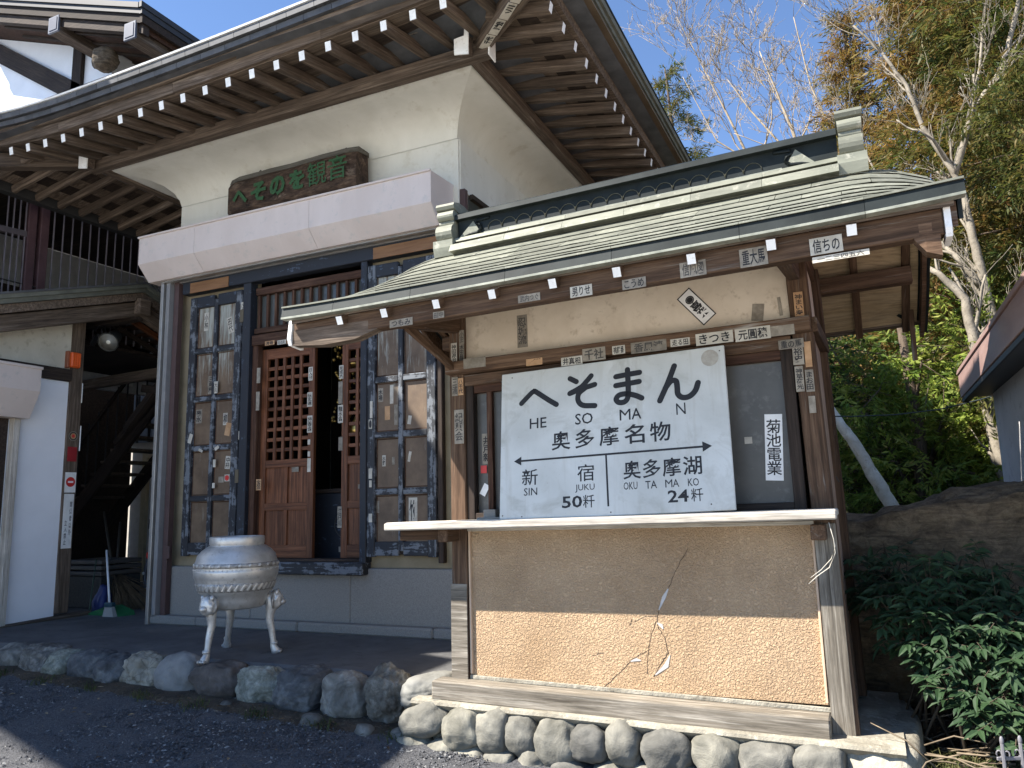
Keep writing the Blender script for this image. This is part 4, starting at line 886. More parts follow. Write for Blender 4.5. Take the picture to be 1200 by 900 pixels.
# slips on the soffit and hip rafter
for i, (x, y, wd) in enumerate(((452, 68, .30), (497, 57, .26), (506, 41, .24), (425, 80, .22), (478, 46, .2))):
    c = PY(x, y, 4.9); z = 3.620+SLP*(c.y-4.465)+fz(c.x)
    c = PZ(x, y, 3.72); c.z = 3.618+SLP*(c.y-4.465)+fz(c.x); up = Vector((0, 1, SLP)).normalized()
    M = Matrix.Translation(c) @ Matrix.Rotation(math.atan(SLP), 4, 'X'); o = ob('votive_sticker', cbox_mesh(wd, .055, .001, .0003, stickerold), hall, M)
    lettering('千社札会連'[:3+i % 3], c-Vector((0, 0, .0012)), (1, 0, 0), -up, wd*.85, .042, ink, o, .03)
hd = Vector((1, -1, -.16)).normalized()
for k in range(4):
    c = Vector((-2.42, 4.98, 3.70))+hd*(.24*k)+Vector((0, 0, -.078)); rr = hd; uu = Vector((0, 0, -1)).cross(rr).normalized()
    M = Matrix(((rr.x, -uu.x, 0, 0), (rr.y, -uu.y, 0, 0), (rr.z, -uu.z, 1, 0), (0, 0, 0, 1))); M.translation = c-Vector((0, 0, .012))
    o = ob('votive_sticker', cbox_mesh(.21, .07, .0015, .0004, stickerpaper), hall, M)
    lettering(['菊千代', '若松', '小川', '藤原'][k], c-Vector((0, 0, .0135)), rr, uu, .18, .055, ink, o, .04)

# ---- name board above the shutter box: a slab of log with green letters
nb = thing('name_board', (-4.8, 5.62, 2.95), 'dark log name board with green carved lettering on the temple wall', 'sign')
nbw = wood('bark_dark_log', (.015, .009, .006), (.06, .037, .024), (.15, .098, .064), grain=(3, 9, 9), wear=.1, wearc=(.2, .15, .11)); nbt = wood('split_log_top', (.09, .08, .06), (.15, .135, .11), (.22, .2, .17))
secs = []; top = []
for k in range(13):
    x = -5.64+1.57*k/12; e = 1-abs(k/12-.5)*.12; n = .014*noise.noise((x*3, 0, 1)); zt = 3.365+n+.012*k/12; b = .03 if k in (0, 12) else 0
    secs.append([(x, 5.56+b, 2.92), (x, 5.50+b+n, 3.0), (x, 5.50+b+n, 3.26), (x, 5.53+b, zt-.055), (x, 5.72, zt-.04), (x, 5.74, 2.92)]); top.append([(x, 5.52+b, zt-.06), (x, 5.545+b, zt), (x, 5.74, zt), (x, 5.74, zt-.05)])
loft('log_slab', secs, nbw, nb); loft('sawn_top', top, nbt, nb)
green = plain('green_letter_paint', (.015, .055, .018), (.032, .09, .03), 20, .6, .2, 50)
for k, ch in enumerate('へそのを観音'):
    x = -5.44+k*.238; sc_ = .185 if k < 4 else .215
    lettering(ch, (x, 5.489, 3.115+.012*k), (1, 0, .03), (0, 0, 1), sc_*1.05, sc_*(.8 if ch == 'へ' else 1.1), green, nb, .045 if k < 4 else .006, lift=.004)
for x in (-5.30, -4.25): tube('hanging_hook', [[((x, 5.62, 3.36), .008), ((x, 5.6, 3.40), .008), ((x+.02, 5.6, 3.41), .007)]], blackiron, nb, 5)
# ================================================================== LEFT WING (white walled house beside the hall)
wg = thing('white_house', (-8.4, 4.5, GZ), 'white plastered timber house with dark posts beside the temple hall', 'house')
XW = -8.0
bp = [PX(0, 752, XW), PX(96, 722, XW)]
box('wall', XW-.15, XW, 2.0, 5.62, -1.12, 1.50, whitewall, wg, .003)
loft('wall', [[(XW-.15, 2.0, 1.62), (XW, 2.0, 1.62), (XW, 2.0, 1.62), (XW-.15, 2.0, 1.62)], [(XW-.15, 3.2, 1.62), (XW, 3.2, 1.62), (XW, 3.2, 1.78), (XW-.15, 3.2, 1.78)], [(XW-.15, 5.62, 1.62), (XW, 5.62, 1.62), (XW, 5.62, 2.33), (XW-.15, 5.62, 2.33)]], creamwall, wg)
bar('corner_post', (XW-.05, 5.69, -1.0), (XW-.05, 5.69, 2.36), .15, .15, eavewood, wg, .006, (0, 1, 0))
bar('tie_beam', (XW+.01, 2.0, 1.57), (XW+.01, 5.62, 1.57), .06, .135, darkwood, wg, .006)
bar('base_beam', (XW+.02, 2.0, -1.20), (XW+.02, 5.98, -1.085), .16, .15, greywood if False else eavewood, wg, .008)
bar('base_curb', (XW+.06, 2.0, -1.33), (XW+.06, 5.8, -1.19), .22, .10, mortar, wg, .012)
# roller shutter over the doorway in the white wall
secs = [[(XW+dx, y, z) for dx, z in ((0, 1.56), (.30, 1.545), (.30, 1.30), (.16, 1.03), (0, 1.03))] for y in (3.6, 5.10)]
loft('shutter_box', secs, cream_gloss, wg); bar('shutter_box_lip', (XW+.305, 3.6, 1.545), (XW+.305, 5.11, 1.545), .02, .03, cream_gloss, wg, .004)
bar('door_frame', (XW+.04, 5.03, -1.05), (XW+.04, 5.03, 1.03), .07, .08, palewood, wg, .005, (1, 0, 0)); box('door_opening', XW-.02, XW+.015, 4.0, 4.98, -1.05, 1.03, darkwood, wg, .003)
# skirt roof with its verge, rafters and boards
XV = -7.62
def srz(y): return 2.20+.322*(y-4.56) if y < 6.21 else 2.731-.36*(y-6.21)
for a, b in ((3.0, 6.21), (6.21, 7.4)):
    ysq = np.linspace(a, b, 5)
    for d, z0, z1, m, nm in ((.0, -.20, -.11, eavewood, 'verge_board'), (.03, -.105, -.055, roofgreen, 'verge_course'), (.05, -.053, -.01, roofgreen, 'verge_course'), (.06, -.008, .015, rooftile, 'verge_cap')):
        loft(nm, [[(XV+d-.05, y, srz(y)+z0), (XV+d, y, srz(y)+z0), (XV+d, y, srz(y)+z1), (XV+d-.05, y, srz(y)+z1)] for y in ysq], m, wg)
    loft('skirt_roof', [[(XV, y, srz(y)-.06), (XV, y, srz(y)-.01), (-11, y, srz(y)-.01), (-11, y, srz(y)-.06)] for y in ysq], rooftile, wg)
bar('barge_beam', (XV-.09, 3.2, srz(3.2)-.30), (XV-.09, 6.21, srz(6.21)-.30), .09, .17, eavewood, wg, .006)
bar('barge_beam', (XV-.09, 6.212, srz(6.21)-.30), (XV-.09, 7.3, srz(7.3)-.30), .09, .17, eavewood, wg, .006)
bar('ridge_cap_block', (XV+.0, 6.13, 2.44), (XV+.0, 6.29, 2.44), .1, .19, greywood if False else eavewood, wg, .01)
bar('ridge_purlin', (XV-.05, 6.21, 2.36), (-9.8, 6.21, 2.36), .12, .14, darkwood, wg, .006)
for k in range(5):
    x = XV-.25-.36*k; bar('rafter', (x, 6.25, 2.545), (x, 7.35, 2.15), .05, .07, redwood if k < 2 else darkwood, wg, .004); bar('rafter', (x, 6.17, 2.545), (x, 4.5, 2.01), .05, .07, darkwood, wg, .004)
for k in range(6):
    y = 6.3+.18*k; bar('roof_board', (XV-.05, y, srz(y)-.075), (-9.8, y, srz(y)-.075), .165, .016, transomwood, wg, .002)
bar('outer_beam', (XV+.05, 7.05, 1.86), (-9.9, 7.05, 1.80), .10, .13, eavewood, wg, .006); bar('outer_beam', (-8.55, 7.05, 1.66), (-7.9, 7.1, 1.56), .1, .1, darkwood, wg, .006)
bar('outer_brace', (-8.15, 7.1, 1.86), (-8.9, 7.1, 1.15), .09, .09, darkwood, wg, .006); bar('outer_brace', (-8.5, 7.35, 1.75), (-9.4, 7.35, 1.0), .08, .08, darkwood, wg, .006)
# switch plates on the post
for z in (1.38, .83): pass
box('switch_plate', XW+.028, XW+.036, 5.755, 5.765, 1.28, 1.50, whitepaint, wg, .003); box('switch_plate', XW+.028, XW+.04, 5.765, 5.775, .74, 1.02, whitepaint, wg, .004)
# upper balcony: iron bars in front of a dark room
bc = thing('balcony', (-8.7, 6.0, 2.3), 'dark upstairs balcony with thin iron bars above the skirt roof', 'balcony')
ybs = [4.75, 4.9, 5.05, 5.17, 5.24, 5.31, 5.38]+[5.72+.118*k for k in range(14)]
for y in ybs: bar('iron_bar', (-8.6, y, 2.2), (-8.6, y, 3.75), .014, .014, plain('bar_steel', (.13, .115, .13), (.2, .18, .2), 5, .5) if 'bar_steel' not in bpy.data.materials else bpy.data.materials['bar_steel'], bc, .002, (0, 1, 0))
bar('bar_rail', (-8.6, 4.6, 2.66), (-8.6, 7.6, 2.66), .015, .015, blackiron, bc, .002)
for y, w_ in ((5.45, .1), (5.60, .1)): bar('balcony_post', (-8.62, y, 2.2), (-8.62, y, 3.75), w_*.85, .1, plain('maroon_wood', (.06, .03, .035), (.11, .06, .065), 4, .6), bc, .005, (0, 1, 0))
bar('balcony_beam', (-8.62, 4.6, 3.2), (-8.62, 5.4, 3.26), .06, .07, plain('grey_violet_beam', (.08, .07, .08), (.12, .1, .11), 4, .6), bc, .004)
for z in (3.12, 3.15, 3.09): pass
box('back_wall', -10.4, -10.3, 4.2, 10.5, 1.9, 3.8, flat('upstairs_wall', (.5, .5, .5), .8), bc, .004)
box('back_wall', -10.3, -8.7, 4.2, 4.3, 1.9, 3.8, darkwood, bc, .004); box('balcony_shade_floor', -10.4, -8.65, 4.3, 10.5, 2.12, 2.17, darkwood, bc, .004); box('ceiling', -10.3, -8.5, 4.2, 10.5, 3.8, 3.85, darkwood, bc, .004); box('back_wall', -10.3, -8.6, 10.4, 10.5, 2.2, 3.8, flat('upstairs_wall_end', (.5, .5, .5), .8), bc, .004)  # near end wall and floor added out of view to block stray sun
box('wall_beam', -10.3, -10.24, 4.3, 10.4, 2.98, 3.12, darkwood, bc, .004); 
wf = bar('window_frame', (-10.27, 6.6, 2.80), (-10.27, 8.3, 2.80), .05, .05, blackiron, bc, .004); bar('window_frame', (-10.27, 8.3, 2.1), (-10.27, 8.3, 2.82), .05, .05, blackiron, bc, .004, (0, 1, 0)); bar('window_frame', (-10.27, 7.4, 2.1), (-10.27, 7.4, 2.78), .03, .03, blackiron, bc, .004, (0, 1, 0))
box('paper_screen', -10.285, -10.275, 6.62, 8.27, 2.0, 2.78, flat('shoji_paper', (.7, .7, .68), .9), bc, .002)
# ---- upper gable of a house behind
shadetile = flat('shaded_roof_tile', (.035, .036, .04), .6)  # tile tone darkened to stand for shade on the gable
gb = thing('gabled_house', (-12.5, 9, 2.4), 'white gabled upper storey with shade-darkened bargeboards rising behind the temple roof', 'house')
def gl(x0, z0, x1, z1, y0, y1, dz0, dz1, name, m):
    return loft(name, [[(x0, y0, z0+dz0), (x0, y1, z0+dz0), (x0, y1, z0+dz1), (x0, y0, z0+dz1)], [(x1, y0, z1+dz0), (x1, y1, z1+dz0), (x1, y1, z1+dz1), (x1, y0, z1+dz1)]], m, gb)
Gp = [(-16.3, 10.3), (-10.30, 8.13)]
for k, (d0, d1, y0, m, nm) in enumerate(((-.10, .0, 8.0, shadetile, 'verge_tile'), (-.19, -.105, 8.03, shadetile, 'verge_tile'), (-.34, -.195, 8.07, darkwood, 'bargeboard'), (-.50, -.345, 8.12, darkwood, 'bargeboard'))):  # dark tiles and boards paint shade onto these front faces
    gl(*Gp[0], *Gp[1], y0, y0+.12, d0, d1, nm, m)
gl(*Gp[0], *Gp[1], 8.12, 15, -.30, .0, 'roof', rooftile)
gl(*Gp[0], Gp[1][0]-.05, Gp[1][1], 8.2, 15, -.42, -.31, 'soffit', transomwood)
for k, (d0, d1, m) in enumerate(((-.10, .0, shadetile), (-.20, -.105, shadetile), (-.34, -.21, darkwood))):
    loft('eave_edge', [[(-10.28-.02*k, 8.0+.03*k, 8.13+d0), (-10.22-.02*k, 8.0+.03*k, 8.13+d0), (-10.22-.02*k, 8.0+.03*k, 8.13+d1), (-10.28-.02*k, 8.0+.03*k, 8.13+d1)], [(-10.28-.02*k, 15, 8.13+d0-.0), (-10.22-.02*k, 15, 8.13+d0-.0), (-10.22-.02*k, 15, 8.13+d1-.0), (-10.28-.02*k, 15, 8.13+d1)]], m, gb)
loft('wall', [[(-16, 9.0, 2), (-16, 9.1, 2), (-16, 9.1, 9.75), (-16, 9.0, 9.75)], [(-12.2, 9.0, 2), (-12.2, 9.1, 2), (-12.2, 9.1, 8.38), (-12.2, 9.0, 8.38)]], whitewall, gb); box('wall', -16, -12.2, 9.101, 14, 2.0, 8.38, whitewall, gb, .004)
capm = flat('slate_blue_cap', (.10, .11, .14), .4)
for x, z in ((-12.55, 8.45), (-10.55, 7.72)):
    p = bar('purlin', (x-.0, 10.0, z), (x, 8.1, z), .26, .3, eavewood, gb, .01); c = bar('purlin_cap', (x, 8.1, z), (x, 8.06, z), .28, .32, capm, p, .01); bar('purlin_cap', (x, 8.06, z), (x, 8.05, z), .2, .24, flat('slate_cap_panel', (.06, .068, .095), .4), p, .01)
bar('wall_post', (-13.1, 8.97, 5), (-13.1, 8.97, 8.75), .26, .1, darkwood, gb, .005, (0, 1, 0)); bar('diagonal_brace', (-16.0, 8.96, 9.5), (-12.9, 8.96, 7.6), .08, .36, darkwood, gb, .005); bar('tie_beam', (-16, 8.94, 6.6), (-12.2, 8.94, 6.6), .1, .3, darkwood, gb, .005)
for k in range(7):
    y = 8.4+.35*k; bar('rafter', (-14.5, y, 9.22), (-10.4, y, 7.74), .07, .09, darkwood, gb, .004)
gb.location.z += .30
hn = ob('hornet_nest', rock_mesh(.24, .22, .22, 12, plain('papery_nest', (.06, .045, .03), (.17, .13, .09), 8, .95, .9, 25, .02, grain=(1, 1, 5)), 4, .16, 0, .06), None, Matrix.Translation((-11.85, 8.6, 8.15))); tag(hn, 'rough brown hornet nest hanging under the high white gable', 'nest')
for (x, z, s) in ((-11.25, 8.10, .13), (-10.95, 8.0, .1)): pass
# ---- objects on and around the white house
rb = thing('alarm_lamp', (XW+.03, 5.58, 1.72), 'small orange box lamp on the white wall under the skirt roof', 'lamp')
box('lamp_box', XW+.0, XW+.08, 5.58, 5.69, 1.66, 1.83, flat('orange_plastic', (.75, .12, .02), .35), rb, .01); box('lamp_frame', XW+.0, XW+.05, 5.55, 5.579, 1.65, 1.84, flat('orange_frame', (.3, .1, .05), .5), rb, .004)
for k in range(4): box('lamp_slat', XW+.081, XW+.087, 5.588+.027*k, 5.60+.027*k, 1.67, 1.82, bpy.data.materials['orange_plastic'], rb, .002)
fl = thing('floodlight', (-7.75, 6.2, 2.0), 'grey outdoor floodlight hanging under the skirt roof', 'lamp')
d = Vector((.42, -.72, -.5)).normalized(); c = PY(128, 400, 6.0); q = d.to_track_quat('Z', 'Y').to_matrix().to_4x4()
h = ob('lamp_housing', lathe('tmp', [(.02, -.20), (.075, -.19), (.085, -.05), (.10, .0), (.115, .03), (.112, .04), (.1, .02), (.002, .015)], flat('flood_grey', (.05, .05, .045), .5), None, (0, 0, 0), 24).data, fl, Matrix.Translation(c) @ q)
bpy.data.objects.remove(bpy.data.objects['tmp'])
ob('reflector', lathe('tmp', [(.1, .03), (.07, .008), (.03, -.01), (.002, -.012)], flat('lamp_reflector', (.75, .73, .65), .25, .6), None, (0, 0, 0), 24).data, fl, Matrix.Translation(c) @ q); bpy.data.objects.remove(bpy.data.objects['tmp'])
ob('bulb', lathe('tmp', [(.002, -.01), (.03, .0), (.032, .02), (.02, .035), (.002, .04)], flat('frosted_bulb', (.85, .83, .72), .2), None, (0, 0, 0), 16).data, fl, Matrix.Translation(c) @ q); bpy.data.objects.remove(bpy.data.objects['tmp'])
bar('lamp_bracket', c-d*.12, c+Vector((-.28, .05, .12)), .03, .03, blackiron, fl, .003); bar('lamp_arm', c+Vector((-.28, .05, .12)), c+Vector((-.40, .08, .02)), .05, .05, blackiron, fl, .005)
tube('lamp_cable', [[(c+Vector(p), .006) for p in ((-.1, .05, .08), (-.16, .05, .2), (-.26, .05, .23), (-.33, .06, .18), (-.3, .06, .08))]], blackiron, fl, 5)
ne = thing('no_entry_sign', (XW+.03, 5.7, .1), 'white no-entry sign strip on the dark corner post', 'sign')
px_ = XW+.027
def plate(name, y0, y1, z0, z1, m, x=px_, t=.004): return box(name, x, x+t, y0, y1, z0, z1, m, ne, .0008)
plate('sign_plate', 5.627, 5.755, .28, .50, whitepaint); 
def disc(cy, cz, r, m, x, n=24): return ob('disc', mesh('disc', [(x, cy+r*math.cos(a), cz+r*math.sin(a)) for a in np.linspace(0, 6.2832, n, False)], [list(range(n))]), ne, None, m)
disc(5.691, .395, .054, redpaint, px_+.005); plate('disc_bar', 5.66, 5.722, .385, .405, whitepaint, px_+.0055, .001)
plate('sign_plate', 5.63, 5.745, -.32, .265, whitepaint)
lettering('関\n係\n者\n以\n外', (px_+.004, 5.715, -.0), (0, 1, 0), (0, 0, 1), .03, .36, ink, ne, .01, ls=1.1); lettering('立\n入\n禁\n止', (px_+.004, 5.665, -.15), (0, 1, 0), (0, 0, 1), .03, .26, ink, ne, .01, ls=1.1)
em = thing('security_stickers', (XW+.03, 5.7, .8), 'round emblem and small red plate above the no-entry sign', 'sticker')
def plate2(name, y0, y1, z0, z1, m, x=px_, t=.004): return box(name, x, x+t, y0, y1, z0, z1, m, em, .0008)
plate2('red_plate', 5.635, 5.745, .62, .78, flat('dark_red_plate', (.3, .02, .025), .5))
for r, m, dx in ((.055, stickerold, .0), (.045, ink, .0006), (.034, stickertan, .0012), (.018, redpaint, .0018)): ob('emblem_ring', mesh('disc', [(px_+.002+dx, 5.69+r*math.cos(a), .90+r*math.sin(a)) for a in np.linspace(0, 6.2832, 20, False)], [list(range(20))]), em, None, m)
# ---- passage behind: back wall, door, staircase, stored things
pw = thing('back_house', (-9.5, 11, TZ), 'dim back house wall with a tan framed door at the end of the passage', 'house')
box('wall', -16, -6.8, 9.35, 9.45, -1.1, 3.0, flat('dim_wall', (.55, .52, .47), .9), pw, .004)
box('wall', -11.6, -11.5, 5.9, 9.3, -1.1, 4.4, darkwood, pw, .004)  # unseen side wall raised to keep sun off the stairs
box('cladding', -16, -6.8, 9.30, 9.345, 1.25, 3.4, flat('blue_grey_cladding', (.2, .24, .3), .6), pw, .004)
for k in range(22): bar('cladding_batten', (-13.6+.28*k, 9.285, 1.25), (-13.6+.28*k, 9.285, 3.4), .04, .03, blackiron, pw, .003, (0, 1, 0))
dp = PY(166, 530, 9.2); dq = PY(187, 700, 9.2)
box('door', dp.x+.12, dp.x+.9, 9.28, 9.33, -1.05, dp.z-.12, flat('grey_door', (.4, .39, .37), .5), pw, .005); bar('door_frame', (dp.x+.06, 9.27, -1.05), (dp.x+.06, 9.27, dp.z+.02), .12, .1, flat('tan_frame', (.5, .42, .27), .6), pw, .005, (0, 1, 0)); bar('door_frame', (dp.x+.12, 9.27, dp.z-.04), (dp.x+1.0, 9.27, dp.z-.04), .1, .12, bpy.data.materials['tan_frame'], pw, .005)
kq = PY(176, 614, 9.25); box('door_handle', kq.x-.04, kq.x+.04, 9.25, 9.27, kq.z-.08, kq.z+.08, blackiron, pw, .006)
sc = thing('staircase', (-10, 8, TZ), 'dark outdoor wooden staircase climbing behind the white house', 'stairs')
a, b = PY(95, 585, 8.0), PY(190, 470, 8.0)
for y in (8.0, 8.75): bar('stringer', (a.x-.4, y, a.z-.42-.02), (b.x+.9, y, b.z+.95), .05, .22, darkwood, sc, .005)
for k in range(14):
    t = k/8; x = lerp(a.x, b.x, t)-.1; z = lerp(a.z, b.z, t)+.03; box('tread', x-.16, x+.16, 8.02, 8.74, z-.02, z+.02, eavewood, sc, .004)
    if k % 1 == 0: bar('baluster', (x, 7.98, z+.0), (x, 7.98, z+.95), .018, .018, blackiron, sc, .002, (0, 1, 0))
bar('handrail', (a.x-.3, 7.98, a.z+.62), (b.x+.8, 7.98, b.z+1.85), .05, .05, darkwood, sc, .006)
cr = thing('storage_crate', (-8.55, 6.4, TZ), 'stacked dark plastic crate just inside the passage', 'crate')
p0, p1 = PY(88, 655, 6.35), PY(116, 715, 6.35)
box('crate_body', p0.x-.2, p1.x, 6.35, 6.9, TZ, p0.z-.20, plain('dark_mesh_crate', (.02, .02, .02), (.05, .05, .048), 40, .6), cr, .008)
for k in range(3): box('crate_rim', p0.x-.21, p1.x+.012, 6.335, 6.9, p0.z-.195+.065*k, p0.z-.145+.065*k, flat('grey_crate_rim', (.07, .065, .06), .5) if 'grey_crate_rim' not in bpy.data.materials else bpy.data.materials['grey_crate_rim'], cr, .008)
dpn = thing('dustpan', (-7.75, 5.85, TZ), 'green plastic dustpan leaning at the passage entrance', 'dustpan')
gp = flat('green_plastic', (.02, .13, .05), .4); P = [PY(x, y, 5.95) for x, y in ((93, 738), (96, 722), (110, 716), (126, 715), (140, 722), (143, 733))]
loft('pan', [[p for p in P], [p+Vector((.02, .16, .04)) for p in P]], gp, dpn); tube('handle', [[(PY(104, 722, 5.98), .008), (PY(108, 690, 6.1), .008), (PY(113, 655, 6.2), .008)]], flat('thin_green_stick', (.03, .06, .04), .5), dpn, 6)
br = thing('broom', (-7.5, 5.95, TZ), 'white handled broom leaning in the passage', 'broom')
tube('handle', [[(PY(128.5, 712, 5.95), .012), (PY(125, 645, 6.15), .012)]], flat('white_pole', (.7, .7, .7), .4), br, 8)
b0, b1 = PY(128.5, 710, 5.95), PY(128, 730, 5.9); loft('broom_head', [[b0+Vector((-.05, -.02, 0)), b0+Vector((.05, -.02, 0)), b0+Vector((.05, .02, 0)), b0+Vector((-.05, .02, 0))], [b1+Vector((-.10, -.03, -.02)), b1+Vector((.12, -.03, -.02)), b1+Vector((.12, .03, -.02)), b1+Vector((-.10, .03, -.02))]], flat('grey_bristle', (.3, .29, .27), .9), br)
bar('broom_collar', b0+Vector((-.06, 0, .01)), b0+Vector((.06, 0, .01)), .06, .05, flat('teal_plastic', (.02, .06, .08), .4), br, .008)
strawm = plain('bamboo_twig', (.09, .06, .035), (.2, .14, .08), 20, .9)
for nm, (xa, ya), (xb, yb), (xt, yt), lab in (('bamboo_broom', (136, 672), (165, 722), (141, 612), 'upright bamboo twig broom propped against the back wall'), ('bamboo_broom', (132, 668), (148, 728), (122, 600), 'second bamboo twig broom lying beneath the first one')):
    t = thing(nm, PY(xb, yb, 6.5), lab, 'broom', 'bamboo brooms in the passage'); A, B, T = PY(xa, ya, 6.6), PY(xb, yb, 6.45), PY(xt, yt, 7.0)
    tube('handle', [[(A, .016), (T, .014)]], flat('dark_bamboo', (.05, .045, .035), .6), t, 7) if 'dark_bamboo' not in bpy.data.materials else tube('handle', [[(A, .016), (T, .014)]], bpy.data.materials['dark_bamboo'], t, 7)
    pa = []
    for i in range(130):
        e = Vector(rng.normal(size=3))*.13; pa.append([(A+Vector(rng.normal(size=3))*.012, .004), ((A+B)/2+e*.5, .003), (B+e, .0015)])
    o = tube('twigs', pa, strawm, t, 3); o['kind'] = 'stuff'
bs = thing('blue_bag', (-7.9, 6.3, TZ), 'folded blue sheet stuffed beside the brooms', 'sheet'); c0 = PY(119, 712, 6.3); ob('folded_sheet', rock_mesh(.10, .1, .24, 5, flat('blue_tarp', (.02, .035, .14), .5), 3, .25), bs, Matrix.Translation(c0))
bi = thing('bicycle', (-7.1, 7.0, TZ), 'bicycle parked in the passage with a red rear reflector', 'bicycle')
wc = PY(194, 700, 7.0); wc.z = TZ+.33
tube('tyre', [[(wc+Vector((.33*math.sin(a), 0, .33*math.cos(a))), .019) for a in np.linspace(0, 6.2832, 37)]], flat('rubber', (.02, .02, .02), .8), bi, 8)
tube('spokes', [[(wc, .002), (wc+Vector((.32*math.sin(a), 0, .32*math.cos(a))), .002)] for a in np.linspace(0, 6.28, 24, False)], greyiron, bi, 4)
tube('mudguard', [[(wc+Vector((.37*math.sin(a), 0, .37*math.cos(a))), .026) for a in np.linspace(-2.0, .9, 22)]], flat('navy_mudguard', (.10, .11, .14), .3), bi, 8)
for pts in ([(0, 0), (.45, .0), (.3, .5), (0, 0)], [(.3, .5), (.85, .52), (.45, 0)], [(.45, 0), (.85, .52)], [(.3, .5), (.27, .62)], [(.9, .4), (.82, .72)]):
    tube('frame_tube', [[(wc+Vector((x, .0, z)), .016) for x, z in pts]], flat('bike_blue', (.03, .04, .07), .3) if 'bike_blue' not in bpy.data.materials else bpy.data.materials['bike_blue'], bi, 7)
w2 = wc+Vector((1.05, 0, 0)); tube('tyre', [[(w2+Vector((.33*math.sin(a), 0, .33*math.cos(a))), .019) for a in np.linspace(0, 6.2832, 37)]], bpy.data.materials['rubber'], bi, 8)
box('saddle', wc.x+.15, wc.x+.42, 6.93, 7.07, wc.z+.62, wc.z+.68, blackiron, bi, .02); tube('handlebar', [[(wc+Vector((.82, -.28, .75)), .012), (wc+Vector((.84, 0, .74)), .012), (wc+Vector((.82, .28, .75)), .012)]], greyiron, bi, 6)
rp = PY(173.5, 651, 6.96); ob('rear_reflector', rock_mesh(.028, .02, .045, 2, redpaint, 2, .02), bi, Matrix.Translation(rp)); rp = PY(168, 672, 6.96); ob('mudguard_stay', rock_mesh(.015, .015, .02, 3, whitepaint, 2, .02), bi, Matrix.Translation(rp))
# ---- unseen wing added off frame, its roofs shaped to shade the forecourt
fr = thing('shade_wing', (-10, 1.5, GZ), 'unseen two storey white wing with wide roofs, added to shade the forecourt', 'house')
box('wall', -14, -8.32, 1.2, 4.42, GZ, 6.2, whitewall, fr, .01); 
loft('roof', [[(-7.8, y, 6.36), (-7.8, y, 6.44), (-12, y, 8.2), (-16, y, 6.4), (-16, y, 6.2), (-12, y, 8.0)] for y in (1.2, 4.42)], rooftile, fr)
mq = .42
loft('shade_porch_roof', [[(-7.8, y, 5.6), (-7.8, y, 5.7), (-12.2, y, 5.6+mq*4.4), (-16.6, y, 5.6), (-16.6, y, 5.5), (-12.2, y, 5.5+mq*4.4)] for y in (-1.35, 1.22)], rooftile, fr)  # added roof, placed for the shadow edge on the gravel
for x in (-10.6, -13.8): bar('porch_post', (x, -1.0, GZ), (x, -1.0, 6.0), .3, .3, eavewood, fr, .02, (0, 1, 0))
# ================================================================== INCENSE URN
ux, uy = -4.47, 4.60
urn = thing('incense_urn', (ux, uy, TZ), 'large silver painted incense urn on three curved lion-headed legs', 'urn')
bt = -.70
prof = [(.002, .0), (.20, .0), (.235, .015), (.25, .06), (.262, .10), (.285, .112), (.30, .15), (.318, .205), (.322, .215), (.327, .222), (.333, .26), (.333, .268), (.326, .276), (.330, .284), (.322, .325), (.316, .335), (.305, .372), (.272, .405), (.228, .432), (.210, .439), (.212, .444), (.216, .452), (.216, .494), (.211, .502), (.192, .502), (.187, .49), (.184, .40), (.002, .39)]
prof = [(r_*.935, z*1.06) for r_, z in prof]
lathe('urn_body', prof, silver, urn, (ux, uy, bt), 64)
K = lambda pr: [(r_*.935, z*1.06) for r_, z in pr]
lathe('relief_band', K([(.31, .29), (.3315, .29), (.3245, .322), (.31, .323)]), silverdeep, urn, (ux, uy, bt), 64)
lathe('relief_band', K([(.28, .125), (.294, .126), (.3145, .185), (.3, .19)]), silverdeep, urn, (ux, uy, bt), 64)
lathe('ash', K([(.002, .455), (.1, .452), (.186, .44), (.002, .43)]), flat('grey_ash', (.3, .29, .27), .95), urn, (ux, uy, bt), 32)
bm_ = bmesh.new(); bmesh.ops.create_icosphere(bm_, subdivisions=1, radius=.0055); bead = bpy.data.meshes.new('bead'); bm_.to_mesh(bead); bm_.free(); bead.materials.append(silver)
for k in range(56):
    a = 2*math.pi*k/56; ob('bead', bead, urn, Matrix.Translation((ux+.309*math.cos(a), uy+.309*math.sin(a), bt+.2925)))
gm = mesh('gadroon', *(lambda: ([(-.010, 0, -.028), (.002, -.003, -.022), (.013, 0, -.028), (.013, 0, .028), (.004, -.003, .024), (-.006, 0, .028)], [(0, 1, 4, 5), (1, 2, 3, 4), (0, 2, 1), (3, 5, 4)]))()); gm.materials.append(silver)
for k in range(40):
    a = 2*math.pi*k/40; M = Matrix.Translation((ux+.286*math.cos(a), uy+.286*math.sin(a), bt+.166)) @ Matrix.Rotation(a+math.pi/2, 4, 'Z') @ Matrix.Rotation(.28, 4, 'X') @ Matrix.Rotation(.5, 4, 'Y'); ob('leaf_relief', gm, urn, M)
fm = bpy.data.meshes.new('flower'); bm_ = bmesh.new(); bmesh.ops.create_icosphere(bm_, subdivisions=2, radius=.012); 
for v in bm_.verts: v.co.y *= .5; a_ = math.atan2(v.co.z, v.co.x); v.co *= 1+.28*math.cos(5*a_)
bm_.to_mesh(fm); bm_.free(); fm.materials.append(silver)
for k in range(26):
    a = 2*math.pi*k/26; ob('flower_relief', fm, urn, Matrix.Translation((ux+.306*math.cos(a), uy+.306*math.sin(a), bt+.325)) @ Matrix.Rotation(a+math.pi/2, 4, 'Z'))
FT = [PZ(241, 777, TZ), PZ(321, 765, TZ), PZ(266, 759, TZ)]
cen = Vector((ux, uy, 0))
